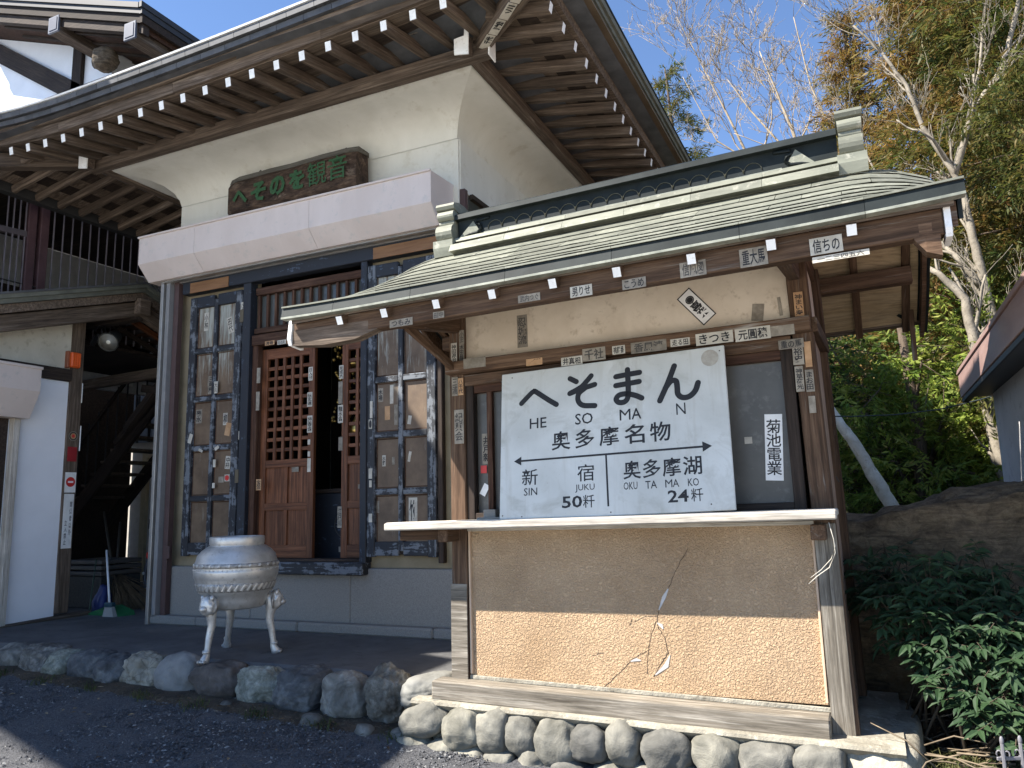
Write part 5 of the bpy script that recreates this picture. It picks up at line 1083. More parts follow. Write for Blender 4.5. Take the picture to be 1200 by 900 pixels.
for k, f in enumerate(FT):
    dirv = Vector((f.x-ux, f.y-uy, 0)); 
    dn = dirv.normalized(); rt = .262
    hp = lambda r_, z: Vector((ux+dn.x*r_, uy+dn.y*r_, z))
    rf = dirv.length
    H = bt-TZ
    path = [(hp(rt-.03, bt+.09), .035), (hp(rt-.01, bt+.05), .045), (hp(rt+.0, bt-.01), .041), (hp(rt-.003, bt-.05), .034), (hp(rt-.01, bt-.10), .030), (hp(lerp(rt, rf, .25), bt-.17), .026), (hp(lerp(rt, rf, .7), TZ+.095), .022), (hp(rf-.005, TZ+.05), .025), (hp(rf+.012, TZ+.022), .033), (hp(rf+.015, TZ+.0), .033)]
    lg = tube('leg', [path], silver, urn, 12); lg['label'] = ['front left leg of the urn', 'right leg of the urn', 'rear leg of the urn with its hollow back turned outward'][k]
    M = Matrix.Translation(hp(rt+.035, bt+.045)) @ Matrix.Rotation(math.atan2(dn.y, dn.x)+math.pi/2, 4, 'Z')
    ob('lion_head', rock_mesh(.058, .05, .068, 3+k, silver, 4, .12, .2, .10), lg, M)
    for s in (-1, 1): ob('lion_ear', rock_mesh(.016, .016, .022, 8, silver, 2, .1), lg, M @ Matrix.Translation((.042*s, -.008, .055)))
    ob('lion_muzzle', rock_mesh(.032, .03, .026, 9, silver, 2, .1), lg, M @ Matrix.Translation((0, -.045, -.018))); ob('lion_mane', rock_mesh(.07, .02, .07, 13, silverdeep, 3, .2, 0, .12), lg, M @ Matrix.Translation((0, .018, .0)))
    for s in (-1, 0, 1): ob('claw', rock_mesh(.012, .022, .014, 4, silver, 1, .1), lg, Matrix.Translation(hp(rf+.045, TZ+.014)+Vector((-dn.y, dn.x, 0))*(.022*s)))
    ob('ring_band', tube_mesh([[(hp(rf-.0, TZ+.065), .026), (hp(rf-.0, TZ+.075), .028), (hp(rf-.0, TZ+.085), .025)]], 10), lg, None, silver)

# ================================================================== EDGING BOULDERS
BL = [(8, 776, 17, 20, 'small rounded grey boulder cut by the left edge of the picture'), (43, 776, 22, 19, 'pale grey boulder with rough streaks, second from the left in the edging'), (68, 781, 15, 18, 'narrow blue-grey boulder between two larger ones near the left wall'), (100, 781, 23, 17, 'rounded dark grey cracked boulder in line with the white house corner'), (129, 787, 15, 19, 'small upright dark boulder left of the light cracked one'), (163, 790, 24, 22, 'light tan boulder with a network of cracks in the edging'), (203, 794, 25, 26, 'smooth squarish grey boulder left of the urn'), (252, 799, 31, 22, 'brownish dark flat-topped boulder right in front of the urn'), (301, 804, 27, 23, 'pale green-grey speckled boulder right of the urn'), (351, 807, 26, 24, 'dark blue-grey boulder with a flat right side in the edging'), (399, 818, 28, 28, 'angular boulder narrowing to its foot, between two rough ones'), (448, 818, 24, 30, 'tall craggy grey-brown boulder standing left of the cobble footing'), (497, 810, 30, 19, 'low smooth boulder tucked against the stall footing')]
for i, (x, y, rx, ry, lab) in enumerate(BL):
    Y = 4.27-(.0 if i < 10 else .03); c = PY(x, y, Y); a = (PY(x+rx, y, Y)-PY(x-rx, y, Y)).x/2*1.06; b = (PY(x, y-ry, Y)-PY(x, y+ry, Y)).z/2*1.1
    o = ob('boulder', rock_mesh(a*.9, .17*(.8+.4*rc.random()), b*1.02, 100+i*3, [boulderm, boulder_craggy, boulder_speck, boulder_blue, boulder_blue, boulder_tan, boulder_smooth, boulder_brown, boulder_speck, boulder_blue, boulderm, boulder_craggy, boulder_smooth][i], 5, [.10, .15, .19][i % 3], [.3, .55, .2, .45][i % 4], [.045, .08, .05, .05, .05, .085, .03, .05, .07, .06, .06, .09, .03][i]), None, Matrix.Translation(c+Vector((0, .08, -.01))) @ Matrix.Rotation(rc.uniform(-.15, .15), 4, 'Y')); tag(o, lab, 'boulder', 'boulders edging the terrace')
for i, (x, y, rx, ry, lab) in enumerate([(78, 796, 6, 4, 'tiny pale stone on the gravel by the narrow blue-grey boulder'), (110, 803, 9, 6, 'small grey stone below the cracked round boulder'), (365, 840, 15, 10, 'small half-buried blue-grey stone below the flat-sided boulder'), (427, 848, 13, 8, 'small wedge of pale stone beneath the craggy boulder'), (468, 852, 12, 9, 'small dark stone in the gap before the cobble footing'), (265, 826, 8, 5, 'small stone at the foot of the brownish flat-topped boulder')]):
    c = PZ(x, y, -1.27); c.z = gz(c.x, c.y)+.01; s = (c.y/math.cos(.4))/900; o = ob('small_stone', rock_mesh(rx*s, rx*s*.8, ry*s, 200+i, boulderm, 3, .15, .3), None, Matrix.Translation(c)); tag(o, lab, 'stone', 'small loose stones')
# dirt and dead leaves along the boulders
def leaf_scatter(name, n, area, zf, mats_, smin, smax, label, seed, curl=.4):
    rg = np.random.default_rng(seed); V = []; Fs = []
    for i in range(n):
        x, y = area(rg); s = lerp(smin, smax, rg.random()); a = rg.random()*6.28; b = len(V); z = zf(x, y)+.004+.02*rg.random()**2
        for p in ((-1, 0, 0), (0, -.35, curl*rg.random()), (1, 0, .2*rg.random()), (0, .35, curl*rg.random())): V.append((x+s*(p[0]*math.cos(a)-p[1]*math.sin(a)), y+s*(p[0]*math.sin(a)+p[1]*math.cos(a)), z+s*p[2]))
        Fs += [[b, b+1, b+2], [b, b+2, b+3]]
    o = ob(name, mesh(name, V, Fs), None, None, mats_[0]); o.data.materials.append(mats_[1]); o.data.polygons.foreach_set('material_index', np.repeat(rg.integers(0, 2, n), 2)); tag(o, label, None, None, 'stuff')
deadleaf = plain('dead_leaf', (.06, .035, .018), (.16, .1, .05), 20, .9); deadleaf2 = plain('pale_dead_leaf', (.2, .15, .09), (.33, .27, .17), 20, .9)
sp = rock_mesh
strip = ob('soil', mesh('soil', [(x, y+.03*noise.noise((x*4, y*9, 0)), gz(x, y)+.012*(1 if 0 < j < 3 else -1)) for x in np.linspace(-8.2, -2.45, 60) for j, y in enumerate((4.0, 4.08, 4.2, 4.4))], [[i*4+j, i*4+j+1, i*4+j+5, i*4+j+4] for i in range(59) for j in range(3)], True), None, None, soil); tag(strip, kind='stuff', label='dark soil between gravel and boulders')
leaf_scatter('dead_leaves', 240, lambda r: (-7.6+5.1*r.random(), 4.0+.18*r.random()), lambda x, y: gz(x, y)+.01, [deadleaf, deadleaf], .008, .02, 'dead leaves caught along the boulders', 4)

leaf_scatter('forecourt_leaves', 70, lambda r: (-6.8+4.3*r.random(), 3.0+1.15*r.random()), lambda x, y: gz(x, y)+.012, [deadleaf, deadleaf2], .012, .028, 'a few dry leaves blown over the gravel', 14)
# ================================================================== RIGHT SIDE: BANK, ROCK, SHRUB, HOUSE
GR = -1.30
V = []; nx, ny = 40, 40
xs = np.linspace(.02, 40, nx)**1; xs = np.concatenate([np.linspace(-.3, 3, 26), np.linspace(3.5, 60, 14)]); ys = np.concatenate([np.linspace(2.0, 7, 26), np.linspace(7.5, 70, 14)])
for y in ys:
    for x in xs:
        z = GR+.05*noise.noise((x*2, y*2, 0))+.02*noise.noise((x*7, y*7, 2))
        if y > 9: z += (y-9)*.42+.8*noise.noise((x*.2, y*.2, 4))
        V.append((x, y, z))
o = ob('bank', mesh('bank', V, [[j*40+i, j*40+i+1, (j+1)*40+i+1, (j+1)*40+i] for j in range(39) for i in range(39)], True), None, None, soil); tag(o, kind='structure')
hv = []
for y in np.linspace(10, 90, 20):
    for x in np.linspace(-60, 80, 40): hv.append((x, y, GR-.3+(y-10)*(.42 if y < 60 else .25)*min(1, max(.15, (x+25)/30))+1.2*noise.noise((x*.1, y*.1, 1))))
o = ob('hillside', mesh('hillside', hv, [[j*40+i, j*40+i+1, (j+1)*40+i+1, (j+1)*40+i] for j in range(19) for i in range(39)], True), None, None, plain('wooded_slope', (.02, .025, .012), (.06, .06, .03), 1.2, .95, 1, 3, .2)); tag(o, kind='structure')
bk = bpy.data.meshes.new('rock'); bm_ = bmesh.new(); bmesh.ops.create_icosphere(bm_, subdivisions=6, radius=1)
for v in bm_.verts:
    p = v.co; m = max(abs(p.x), abs(p.y), abs(p.z)); p = p.lerp(p/m, .8); q = Vector((p.x*1.45, p.y*.42, p.z*.62))
    n = noise.noise(q*1.3+Vector((3, 1, 7)))*.13+noise.noise(q*3.1)*.07+noise.noise(q*8)*.028+noise.noise(q*19)*.014+.030*abs(noise.noise(Vector((q.x*1.5, q.y*1.5, q.z*11))))-.05*max(0, abs(noise.noise(q*2.2+Vector((5, 5, 5))))*-6+.5); q += p.normalized()*n
    q.z += .085*(q.x+.7); 
    if q.x > .25: q.z += .03
    v.co = q
bm_.to_mesh(bk); bm_.free(); bk.materials.append(bigrockm); bk.polygons.foreach_set('use_smooth', [True]*len(bk.polygons))
rk = ob('big_rock', bk, None, Matrix.Translation((1.05, 5.75, -.66)) @ Matrix.Rotation(R(-4), 4, 'Z')); tag(rk, 'long brown layered natural rock lying behind the stall and shrub', 'rock')
rh = thing('shed', (1.5, 6.2, GR), 'pale walled shed with pinkish metal eave at the right edge', 'shed')
fasm = plain('pink_brown_metal', (.27, .17, .15), (.36, .24, .21), 2, .45, .05, 30, grain=(4, 1, 4))
box('wall', .955, 1.1, 4.3, 7.15, GR, .95, plain('grey_render', (.5, .5, .5), (.6, .6, .6), 2, .9, .25, 50, c3=(.42, .42, .42)), rh, .004); box('wall', 1.1, 4, 7.05, 7.149, GR, .95, bpy.data.materials['grey_render'], rh, .004)
box('fascia', .745, .765, 3.0, 7.3, .80, .99, fasm, rh, .003); box('fascia_trim', .735, .77, 3.0, 7.31, .992, 1.015, fasm, rh, .003); box('soffit', .766, .955, 3.0, 7.3, .80, .815, blackiron, rh, .002)
box('gutter_edge', .75, .80, 3.0, 7.28, .755, .798, blackiron, rh, .006); loft('roof', [[(.74, y, 1.016), (.74, y, 1.03), (4, y, 2.0), (4, y, 1.98)] for y in (3.0, 7.31)], fasm, rh)
box('fascia', .77, 4, 7.28, 7.3, .80, .99, fasm, rh, .002)
# wrought iron edging fence in the corner
fe = thing('edging_fence', (.55, 3.1, GR), 'small grey wrought iron edging fence with scrolled tops in the grass', 'fence')
fm_ = flat('grey_painted_iron', (.17, .165, .175), .45)
f0 = PY(1174, 871, 3.2); 
for k in range(6):
    x = f0.x+.057*k; y = 3.2+.03*k; bar('picket', (x, y, GR), (x, y, f0.z), .011, .011, fm_, fe, .003, (0, 1, 0)); ob('finial', rock_mesh(.007, .007, .016, 3, fm_, 2, .02), fe, Matrix.Translation((x, y, f0.z+.008)))
    for s in (-1, 1): tube('scroll', [[((x+s*(.004+.011*(1-math.cos(a))*.7), y, f0.z-.035+.011*math.sin(a)+.0), .0028) for a in np.linspace(-1.2, 3.8, 10)]], fm_, fe, 5)
for z in (.05, .2): bar('fence_rail', (f0.x-.02, 3.195, f0.z-z), (f0.x+.3, 3.345, f0.z-z), .008, .012, fm_, fe, .002)

# ---- foliage helpers
def leafmat(name, cols, rough=.55, trans=.45, lo=.6, hi=1.4):
    m, t, b = newmat(name); g = t.nodes.new('ShaderNodeNewGeometry'); tc = t.nodes.new('ShaderNodeNewGeometry'); cl = nz(t, tc.outputs['Position'], 1.9, 3, .6); sm = t.nodes.new('ShaderNodeMath'); sm.operation = 'MULTIPLY_ADD'; sm.inputs[1].default_value = .45; t.links.new(g.outputs['Random Per Island'], sm.inputs[0])
    s2 = t.nodes.new('ShaderNodeMapRange'); s2.inputs[1].default_value = .32; s2.inputs[2].default_value = .68; s2.inputs[3].default_value = 0; s2.inputs[4].default_value = .55; t.links.new(cl, s2.inputs[0]); t.links.new(s2.outputs[0], sm.inputs[2])
    c = ramp(t, sm.outputs[0], [(i/(max(1, len(cols)-1)), cc) for i, cc in enumerate(cols)]); n = nz(t, tc.outputs['Position'], .55, 3); c = mixc(t, .7, c, ramp(t, n, [(.3, (.55,)*3), (.7, (1.3, 1.25, 1.1))]), 'MULTIPLY')
    t.links.new(c, b.inputs['Base Color']); b.inputs['Roughness'].default_value = rough; b.inputs['Specular IOR Level'].default_value = .3
    tr = t.nodes.new('ShaderNodeBsdfTranslucent'); t.links.new(c, tr.inputs[0]); mx = t.nodes.new('ShaderNodeMixShader'); mx.inputs[0].default_value = trans
    t.links.new(b.outputs[0], mx.inputs[1]); t.links.new(tr.outputs[0], mx.inputs[2]); t.links.new(mx.outputs[0], t.nodes['Material Output'].inputs[0]); return m
def cards(name, pos, dirs, length, width, mat, parent, fold=.25):
    """many small pointed leaves: pos, dirs (n,3), length/width (n)"""
    n = len(pos); d = dirs/np.linalg.norm(dirs, axis=1, keepdims=True); r = rng.normal(size=(n, 3)); s = np.cross(d, r); s /= np.linalg.norm(s, axis=1, keepdims=True); up = np.cross(d, s)
    L = length[:, None]; Wd = width[:, None]
    V = np.stack([pos, pos+d*L*.45+s*Wd*.5+up*Wd*fold, pos+d*L, pos+d*L*.45-s*Wd*.5+up*Wd*fold], 1).reshape(-1, 3)
    me = bpy.data.meshes.new(name); me.vertices.add(4*n); me.vertices.foreach_set('co', V.ravel()); me.loops.add(4*n); me.polygons.add(n)
    me.loops.foreach_set('vertex_index', np.arange(4*n)); me.polygons.foreach_set('loop_start', np.arange(0, 4*n, 4)); me.polygons.foreach_set('loop_total', np.full(n, 4)); me.update(); me.validate()
    return ob(name, me, parent, None, mat)
barkpale = plain('pale_grey_bark', (.15, .13, .10), (.3, .265, .21), 8, .9, .5, 40, .01, c3=(.1, .085, .065)); barkdark = plain('brown_bark', (.05, .035, .025), (.12, .09, .065), 8, .95, .8, 30, .02, grain=(6, 6, 1))
ced_green = leafmat('cedar_spray', [(.02, .045, .012), (.055, .085, .02), (.10, .11, .025), (.15, .12, .035), (.18, .11, .04)]); ced_rust = leafmat('rusty_cedar_spray', [(.06, .085, .018), (.15, .14, .032), (.23, .16, .048), (.25, .14, .05), (.13, .13, .03)])
dark_green = leafmat('dark_evergreen_leaf', [(.018, .045, .013), (.05, .095, .025), (.11, .165, .04), (.19, .22, .055)]); bright_green = leafmat('sunny_evergreen_leaf', [(.045, .09, .016), (.12, .19, .03), (.24, .29, .055), (.32, .32, .10)])
def conifer(base, h, rad, mat, label, nb=70, per=130, top=.12, seed=1, sl=.26, lowest=.12, group='conifers behind the stall', droop=.5):
    global rng
    old = rng; rng = np.random.default_rng(seed); base = Vector(base); t = thing('conifer_tree', base, label, 'tree', group)
    tube('trunk', [[(base+Vector((.1*math.sin(k), .1*math.cos(k*1.7), h*k/10)), .018*h*(1-k/10.5)+.01) for k in range(11)]], barkdark, t, 8)
    P = []; D = []; Ls = []; br_ = []
    for i in range(nb):
        f = lowest+(1-lowest)*(i+rng.random())/nb; z = h*f; r = rad*(1-f)**.75*(.65+.55*rng.random())+rad*top*.4; a = i*2.4+rng.random()*.6
        o = base+Vector((0, 0, z)); dr = Vector((math.cos(a), math.sin(a), .12-.25*(1-f))); tip = o+dr*r; tip.z -= .1*r
        br_.append([(o, .012+.012*r), (o+dr*r*.6, .012), (tip, .004)])
        k = max(14, int(per*r/rad)); tt = rng.random(k)**.6; pts = np.array(o)[None]+np.array(tip-o)[None]*tt[:, None]+rng.normal(size=(k, 3))*np.array([.11, .11, .10])*r*(.5+.5*tt[:, None])
        dd = np.array(dr)[None]*.8+rng.normal(size=(k, 3))*.55+np.array([0, 0, -droop])
        P.append(pts); D.append(dd); Ls.append(sl*(.6+.8*rng.random(k)))
    P = np.concatenate(P); D = np.concatenate(D); Ls = np.concatenate(Ls)
    # every clump becomes a spray of narrow fingers
    q = 20; Dn = D/np.linalg.norm(D, axis=1, keepdims=True); P2 = np.repeat(P, q, 0)+np.repeat(Dn, q, 0)*(rng.random(len(P)*q)*np.repeat(Ls, q)*1.2)[:, None]+rng.normal(size=(len(P)*q, 3))*.03; D2 = np.repeat(Dn, q, 0)*.9+rng.normal(size=(len(P)*q, 3))*.36; L2 = np.repeat(Ls, q)*(.22+.32*rng.random(len(P)*q))
    tube('branches', br_, barkdark, t, 4)['kind'] = 'stuff'
    cards('crown', P2, D2, L2, L2*.17, mat, t); rng = old; return t
def evergreen(base, h, blobs, mat, label, n=9000, seed=1, ll=.13, group='evergreens behind the stall', dens=1.0):
    global rng
    old = rng; rng = np.random.default_rng(seed); base = Vector(base); t = thing('evergreen_tree', base, label, 'tree', group); br_ = [[(base, .09), (base+Vector((.1, 0, h*.4)), .07), (base+Vector((0, .1, h*.8)), .03)]]
    P = []; D = []; Ls = []
    tot = sum(b[3]**2 for b in blobs)
    for (bx, by, bz, r) in blobs:
        c = base+Vector((bx, by, bz)); br_.append([(base+Vector((0, 0, h*.25)), .05), (c*.5+base*.5+Vector((0, 0, h*.2)), .03), (c, .01)])
        k = int(2.4*dens*n*r*r/tot/30)+2
        for q in range(k):
            u = rng.normal(size=3); u[2] *= .8; u /= np.linalg.norm(u); o = np.array(c)+u*r*(.35+.75*rng.random()**.7); d = u*.8+rng.normal(size=3)*.5+np.array([0, 0, -.1]); d /= np.linalg.norm(d)
            sd = np.cross(d, [0, 0, 1.])+rng.normal(size=3)*.25; sd /= np.linalg.norm(sd); Lb = ll*(2.2+2.2*rng.random()); m = 30; s_ = rng.random(m)**.8; sg_ = rng.choice([-1, 1], m)
            pp = o[None]+d[None]*(s_*Lb)[:, None]+np.array([0, 0, -.35])[None]*(s_**2*Lb*.6)[:, None]; dd = d[None]*.55+sd[None]*sg_[:, None]*.8*(1.1-s_)[:, None]+rng.normal(size=(m, 3))*.22+np.array([0, 0, -.22])
            P.append(pp); D.append(dd); Ls.append(ll*(.45+.6*rng.random(m))*(1.15-.5*s_))
            if q % 5 == 0: br_.append([(o-d*Lb*.6, .007), (o, .005), (o+d*Lb, .002)])
    P = np.concatenate(P); D = np.concatenate(D); L = np.concatenate(Ls)
    tube('trunk', br_[:1+len(blobs)], barkdark, t, 5); tb = tube('branchlets', br_[1+len(blobs):], barkdark, t, 3); tb['kind'] = 'stuff'; cards('crown', P, D, L, L*.27, mat, t); rng = old; return t
def bare_tree(base, segs, label, seed, r0=.09, spread=.55, depth=5, mat=None, group='bare trees behind the stall', name='bare_tree', kids=(2, 4), lenf=.70, rmin=.0035):
    """segs: first limbs as (list of points, radius); twigs grow from them"""
    rg = random.Random(seed); t = thing(name, base, label, 'tree', group); limbs = []; twigs = []
    def grow(p, d, L, r, k):
        pts = [(p, r)]; q = Vector(p); dd = d.copy(); n = 5
        for i in range(n):
            dd = (dd+Vector((rg.gauss(0, .13), rg.gauss(0, .13), rg.gauss(.04, .12)))).normalized(); q = q+dd*L/n; pts.append((q.copy(), r*(1-.55*(i+1)/n)))
        (limbs if k > 1 else twigs).append(pts)
        if k <= 0: return
        for j in range(rg.randint(*kids)):
            f = rg.randint(1, n); pp, rr_ = pts[f]; ax = Vector((rg.gauss(0, 1), rg.gauss(0, 1), rg.gauss(0, .6))).normalized(); nd = (dd+ax*spread*rg.uniform(.6, 1.4)+Vector((0, 0, .12))).normalized(); grow(pp, nd, L*lenf*rg.uniform(.7, 1.15), max(rmin, rr_*.5), k-1)
    for pts, ra, rb in segs:
        n = len(pts); ra, rb = ra*.72, rb*.6; pf = []
        for i in range(n-1):
            for q_ in range(5): t_ = i+q_/5; pf.append((Vector(pts[i]).lerp(Vector(pts[i+1]), q_/5)+Vector((rg.gauss(0, .05), rg.gauss(0, .05), 0))*ra, (ra+(rb-ra)*t_/(n-1))*rg.uniform(.93, 1.08)))
        pf.append((Vector(pts[-1]), rb)); limbs.append(pf)
        for i in range(1, n):
            d = (Vector(pts[i])-Vector(pts[i-1])); L = d.length
            if depth < 3: continue
            for j in range(2 if i < n-1 else 3):
                ax = Vector((rg.gauss(0, 1), rg.gauss(0, 1), rg.gauss(0, .5))).normalized(); rr_ = ra+(rb-ra)*i/(n-1); grow(Vector(pts[i])-d*rg.random()*.7 if j else Vector(pts[i]), (d.normalized()+ax*spread).normalized(), max(.6, L*.8)*rg.uniform(.6, 1.1), rr_*.55, depth-2)
    tube('trunk', limbs, mat or barkpale, t, 7)
    if not twigs: return t
    o = tube('twigs', twigs, mat or barkpale, t, 4); o['kind'] = 'stuff'; return t

# ---- trees
def T_(x, y, d): return PY(x, y, d)
b = T_(795, 300, 22); conifer((b.x, 22, -1), T_(790, 78, 22).z+1, 3.3, ced_green, 'pointed conifer with reddish tip rising just right of the hall eaves', 80, 90, seed=3, sl=.32, group=None)
b = T_(1015, 300, 15); conifer((b.x, 15, 0), T_(1012, 6, 15).z, 1.0, ced_rust, 'slim rusty brown conifer between the bare trees and the big cedar', 75, 85, seed=5, sl=.24, lowest=.3, group=None)
b = T_(1225, 500, 12); conifer((b.x+.3, 12.5, -1), 15.5, 2.7, ced_rust, 'huge cedar with rust and olive sprays filling the upper right', 170, 170, seed=8, sl=.30, lowest=.2, group=None)
b = T_(1100, 60, 17); conifer((b.x, 18, 0), 16.5, 1.4, ced_green, 'dark green cedar whose tip leaves the top of the picture', 80, 90, seed=13, sl=.3, lowest=.5, group=None)
b = T_(1230, 300, 10.5); conifer((b.x+.3, 10.5, -1), 12, 2.3, ced_green, 'olive green cedar cut by the right edge of the picture', 110, 130, seed=21, sl=.26, lowest=.1, group=None)
b = T_(1060, 450, 9.5); evergreen((b.x, 9.6, -1.2), 4.6, [(-.3, 0, 1.2, .9), (.5, .2, 1.6, .9), (-.6, .3, 2.3, .8), (.2, .0, 2.7, .7), (.9, .3, 2.7, .7), (-1.0, .4, 1.3, .7)], bright_green, 'bushy sunlit green evergreen right behind the leaning pale trunk', 11000, 3, .12)
b = T_(1010, 430, 11); evergreen((b.x, 11.5, -1.0), 5.5, [(-.6, 0, 1.2, 1.1), (.2, .3, 2.3, 1.0), (-.4, 0, 3.2, .9), (-1.0, .3, 2.4, .9), (.6, .3, 1.2, 1.)], dark_green, 'dark bushy evergreen close behind the stall corner', 10000, 4, .13)
b = T_(1130, 450, 12.5); evergreen((b.x, 13, -.6), 6.5, [(0, 0, 1.2, 1.2), (.8, .3, 2.3, 1.1), (-.5, 0, 3.0, 1.0), (1.1, .4, 3.4, 1.0), (-1.0, .4, 1.6, 1.)], dark_green, 'tall dark evergreen between the forked pale trunk and the shed', 10000, 6, .15)
b = T_(1185, 520, 9.); evergreen((b.x, 9.4, -1.2), 3.4, [(0, 0, 1.0, .8), (-.6, .2, 1.5, .7), (.3, .2, 1.9, .7), (-.3, 0, .7, .6)], bright_green, 'low yellow-green bush just left of the shed wall', 7000, 7, .10)
b = T_(960, 480, 14); evergreen((b.x, 15, -.5), 6, [(0, 0, 1.5, 1.5), (1.2, .4, 2.3, 1.3), (-1.2, 0, 2.2, 1.2), (.3, .3, 3.5, 1.2), (1.8, .6, 3.9, 1.1)], dark_green, 'broad dark evergreen hidden mostly behind the stall roof', 9000, 9, .18)
b = T_(1090, 300, 18); evergreen((b.x, 20, 1), 7, [(0, 0, 2., 1.8), (2., .4, 3., 1.6), (-1.8, 0, 3., 1.6), (4, 0, 2.5, 1.8)], dark_green, 'far dark evergreen up the slope behind the cedars', 8000, 10, .22)
# bare trees
twigtan = plain('tan_twig_bark', (.24, .19, .13), (.4, .33, .24), 8, .9, .3, 40, .005)
barklit = plain('sunlit_bark_tone', (.4, .35, .27), (.62, .57, .47), 6, .9, .5, 40, .01, c3=(.3, .26, .2))  # bark lightened in colour to stand for sun on the leaning trunk
Yb1 = 9.0
bare_tree(T_(1195, 640, Yb1), [([T_(1195, 640, Yb1), T_(1180, 560, Yb1), T_(1160, 480, Yb1), T_(1146, 420, Yb1), T_(1131, 350, Yb1), T_(1100, 320, Yb1), T_(1062, 300, Yb1+.5)], .13, .03)], 'leaning pale trunk emerging beside the shed wall', 2, depth=3)
Yb2 = 9.6
bare_tree(T_(1185, 420, Yb2), [([T_(1200, 470, Yb2), T_(1168, 390, Yb2), T_(1150, 320, Yb2), T_(1138, 270, Yb2), T_(1128, 225, Yb2), T_(1110, 190, Yb2), T_(1082, 150, Yb2), T_(1062, 100, Yb2), T_(1032, 60, Yb2), T_(1000, 30, Yb2)], .085, .02), ([T_(1150, 335, Yb2), T_(1120, 300, Yb2), T_(1085, 270, Yb2+.4), T_(1040, 230, Yb2+.8), T_(1000, 150, Yb2+1.)], .05, .015), ([T_(1118, 205, Yb2), T_(1140, 130, Yb2), T_(1175, 80, Yb2), T_(1190, 20, Yb2), T_(1200, -30, Yb2)], .06, .03), ([T_(1135, 140, Yb2), T_(1148, 80, Yb2), T_(1156, -20, Yb2)], .035, .015)], 'tall pale forked bare tree spreading above the stall roof', 5, depth=5)
Yb3 = 8.2
bare_tree(T_(1056, 605, Yb3), [([T_(1056, 612, Yb3), T_(1040, 585, Yb3), T_(1022, 555, Yb3), T_(1004, 525, Yb3), T_(987, 500, Yb3), T_(960, 462, Yb3), T_(925, 400, Yb3)], .100, .066)], 'leaning lopped pale trunk in front of the evergreens', 8, depth=2, spread=.8, group=None, mat=barklit)
Yb4 = 16
bare_tree(T_(960, 260, Yb4), [([T_(990, 330, Yb4), T_(965, 240, Yb4), T_(935, 170, Yb4), T_(915, 120, Yb4), T_(890, 60, Yb4)], .09, .02), ([T_(965, 240, Yb4), T_(925, 180, Yb4+.5), T_(880, 130, Yb4+.6), T_(850, 90, Yb4+.6)], .05, .015), ([T_(975, 280, Yb4), T_(985, 180, Yb4), T_(950, 100, Yb4), T_(930, 20, Yb4)], .05, .015)], 'wide bare tree of fine twigs against the blue sky', 11, depth=6, rmin=.006, kids=(2, 3), spread=.7, mat=twigtan)
Yb5 = 18
bare_tree(T_(880, 260, Yb5), [([T_(900, 300, Yb5), T_(880, 190, Yb5), T_(850, 130, Yb5), T_(822, 75, Yb5), T_(793, 20, Yb5)], .06, .012), ([T_(880, 190, Yb5), T_(840, 165, Yb5), T_(800, 90, Yb5)], .035, .01), ([T_(885, 210, Yb5), T_(905, 140, Yb5), T_(900, 70, Yb5)], .04, .01)], 'slender bare tree leaning left above the ridge', 14, depth=6, rmin=.006, kids=(2, 3), spread=.7, mat=twigtan)
# overhead cable through the trees
cb = tube('overhead_cable', [[(PY(x, y, 8.0), .006) for x, y in ((960, 488), (1000, 488), (1050, 486), (1100, 480), (1150, 468), (1200, 452))]], flat('dark_cable', (.02, .03, .03), .6), None, 5); tag(cb, 'thin dark overhead cable sagging between stall and shed', 'cable')
# ---- nandina shrub: stems, compound leaves
sh = thing('nandina_shrub', (.45, 4.7, GR), 'dense green nandina shrub, leaves darkened for shade, growing against the long rock', 'shrub')
nand = leafmat('shaded_nandina_leaf', [(.010, .030, .012), (.018, .046, .019), (.03, .064, .026), (.05, .08, .034)], .62, .12)  # leaf greens darkened to stand for the shade on the shrub
lm = []
for s_ in range(4):
    w_ = (.30, .34, .27, .38)[s_]; me = mesh('leaf', [(0, 0, 0), (.3, w_*.5, .06), (.65, w_*.36, .03), (1, 0, -.10), (.65, -w_*.36, .03), (.3, -w_*.5, .06), (.35, 0, .0), (.68, 0, -.02)], [(0, 6, 1), (1, 6, 7, 2), (2, 7, 3), (0, 5, 6), (5, 4, 7, 6), (4, 3, 7)]); me.materials.append(nand); lm.append(me)
stems = []; leaves = []
cxy = [(PY(x, y, Y), r_) for x, y, Y, r_ in ((1060, 690, 4.75, .20), (1095, 700, 4.6, .24), (1130, 735, 4.5, .27), (1170, 720, 4.6, .26), (1115, 752, 4.4, .2), (1160, 780, 4.35, .22), (1190, 770, 4.4, .26), (1040, 668, 4.9, .16), (1080, 720, 4.5, .2), (1160, 822, 4.25, .13), (1195, 835, 4.2, .15), (1110, 672, 4.9, .17), (1215, 720, 4.6, .26), (1165, 680, 4.9, .16), (1020, 690, 4.9, .10))]
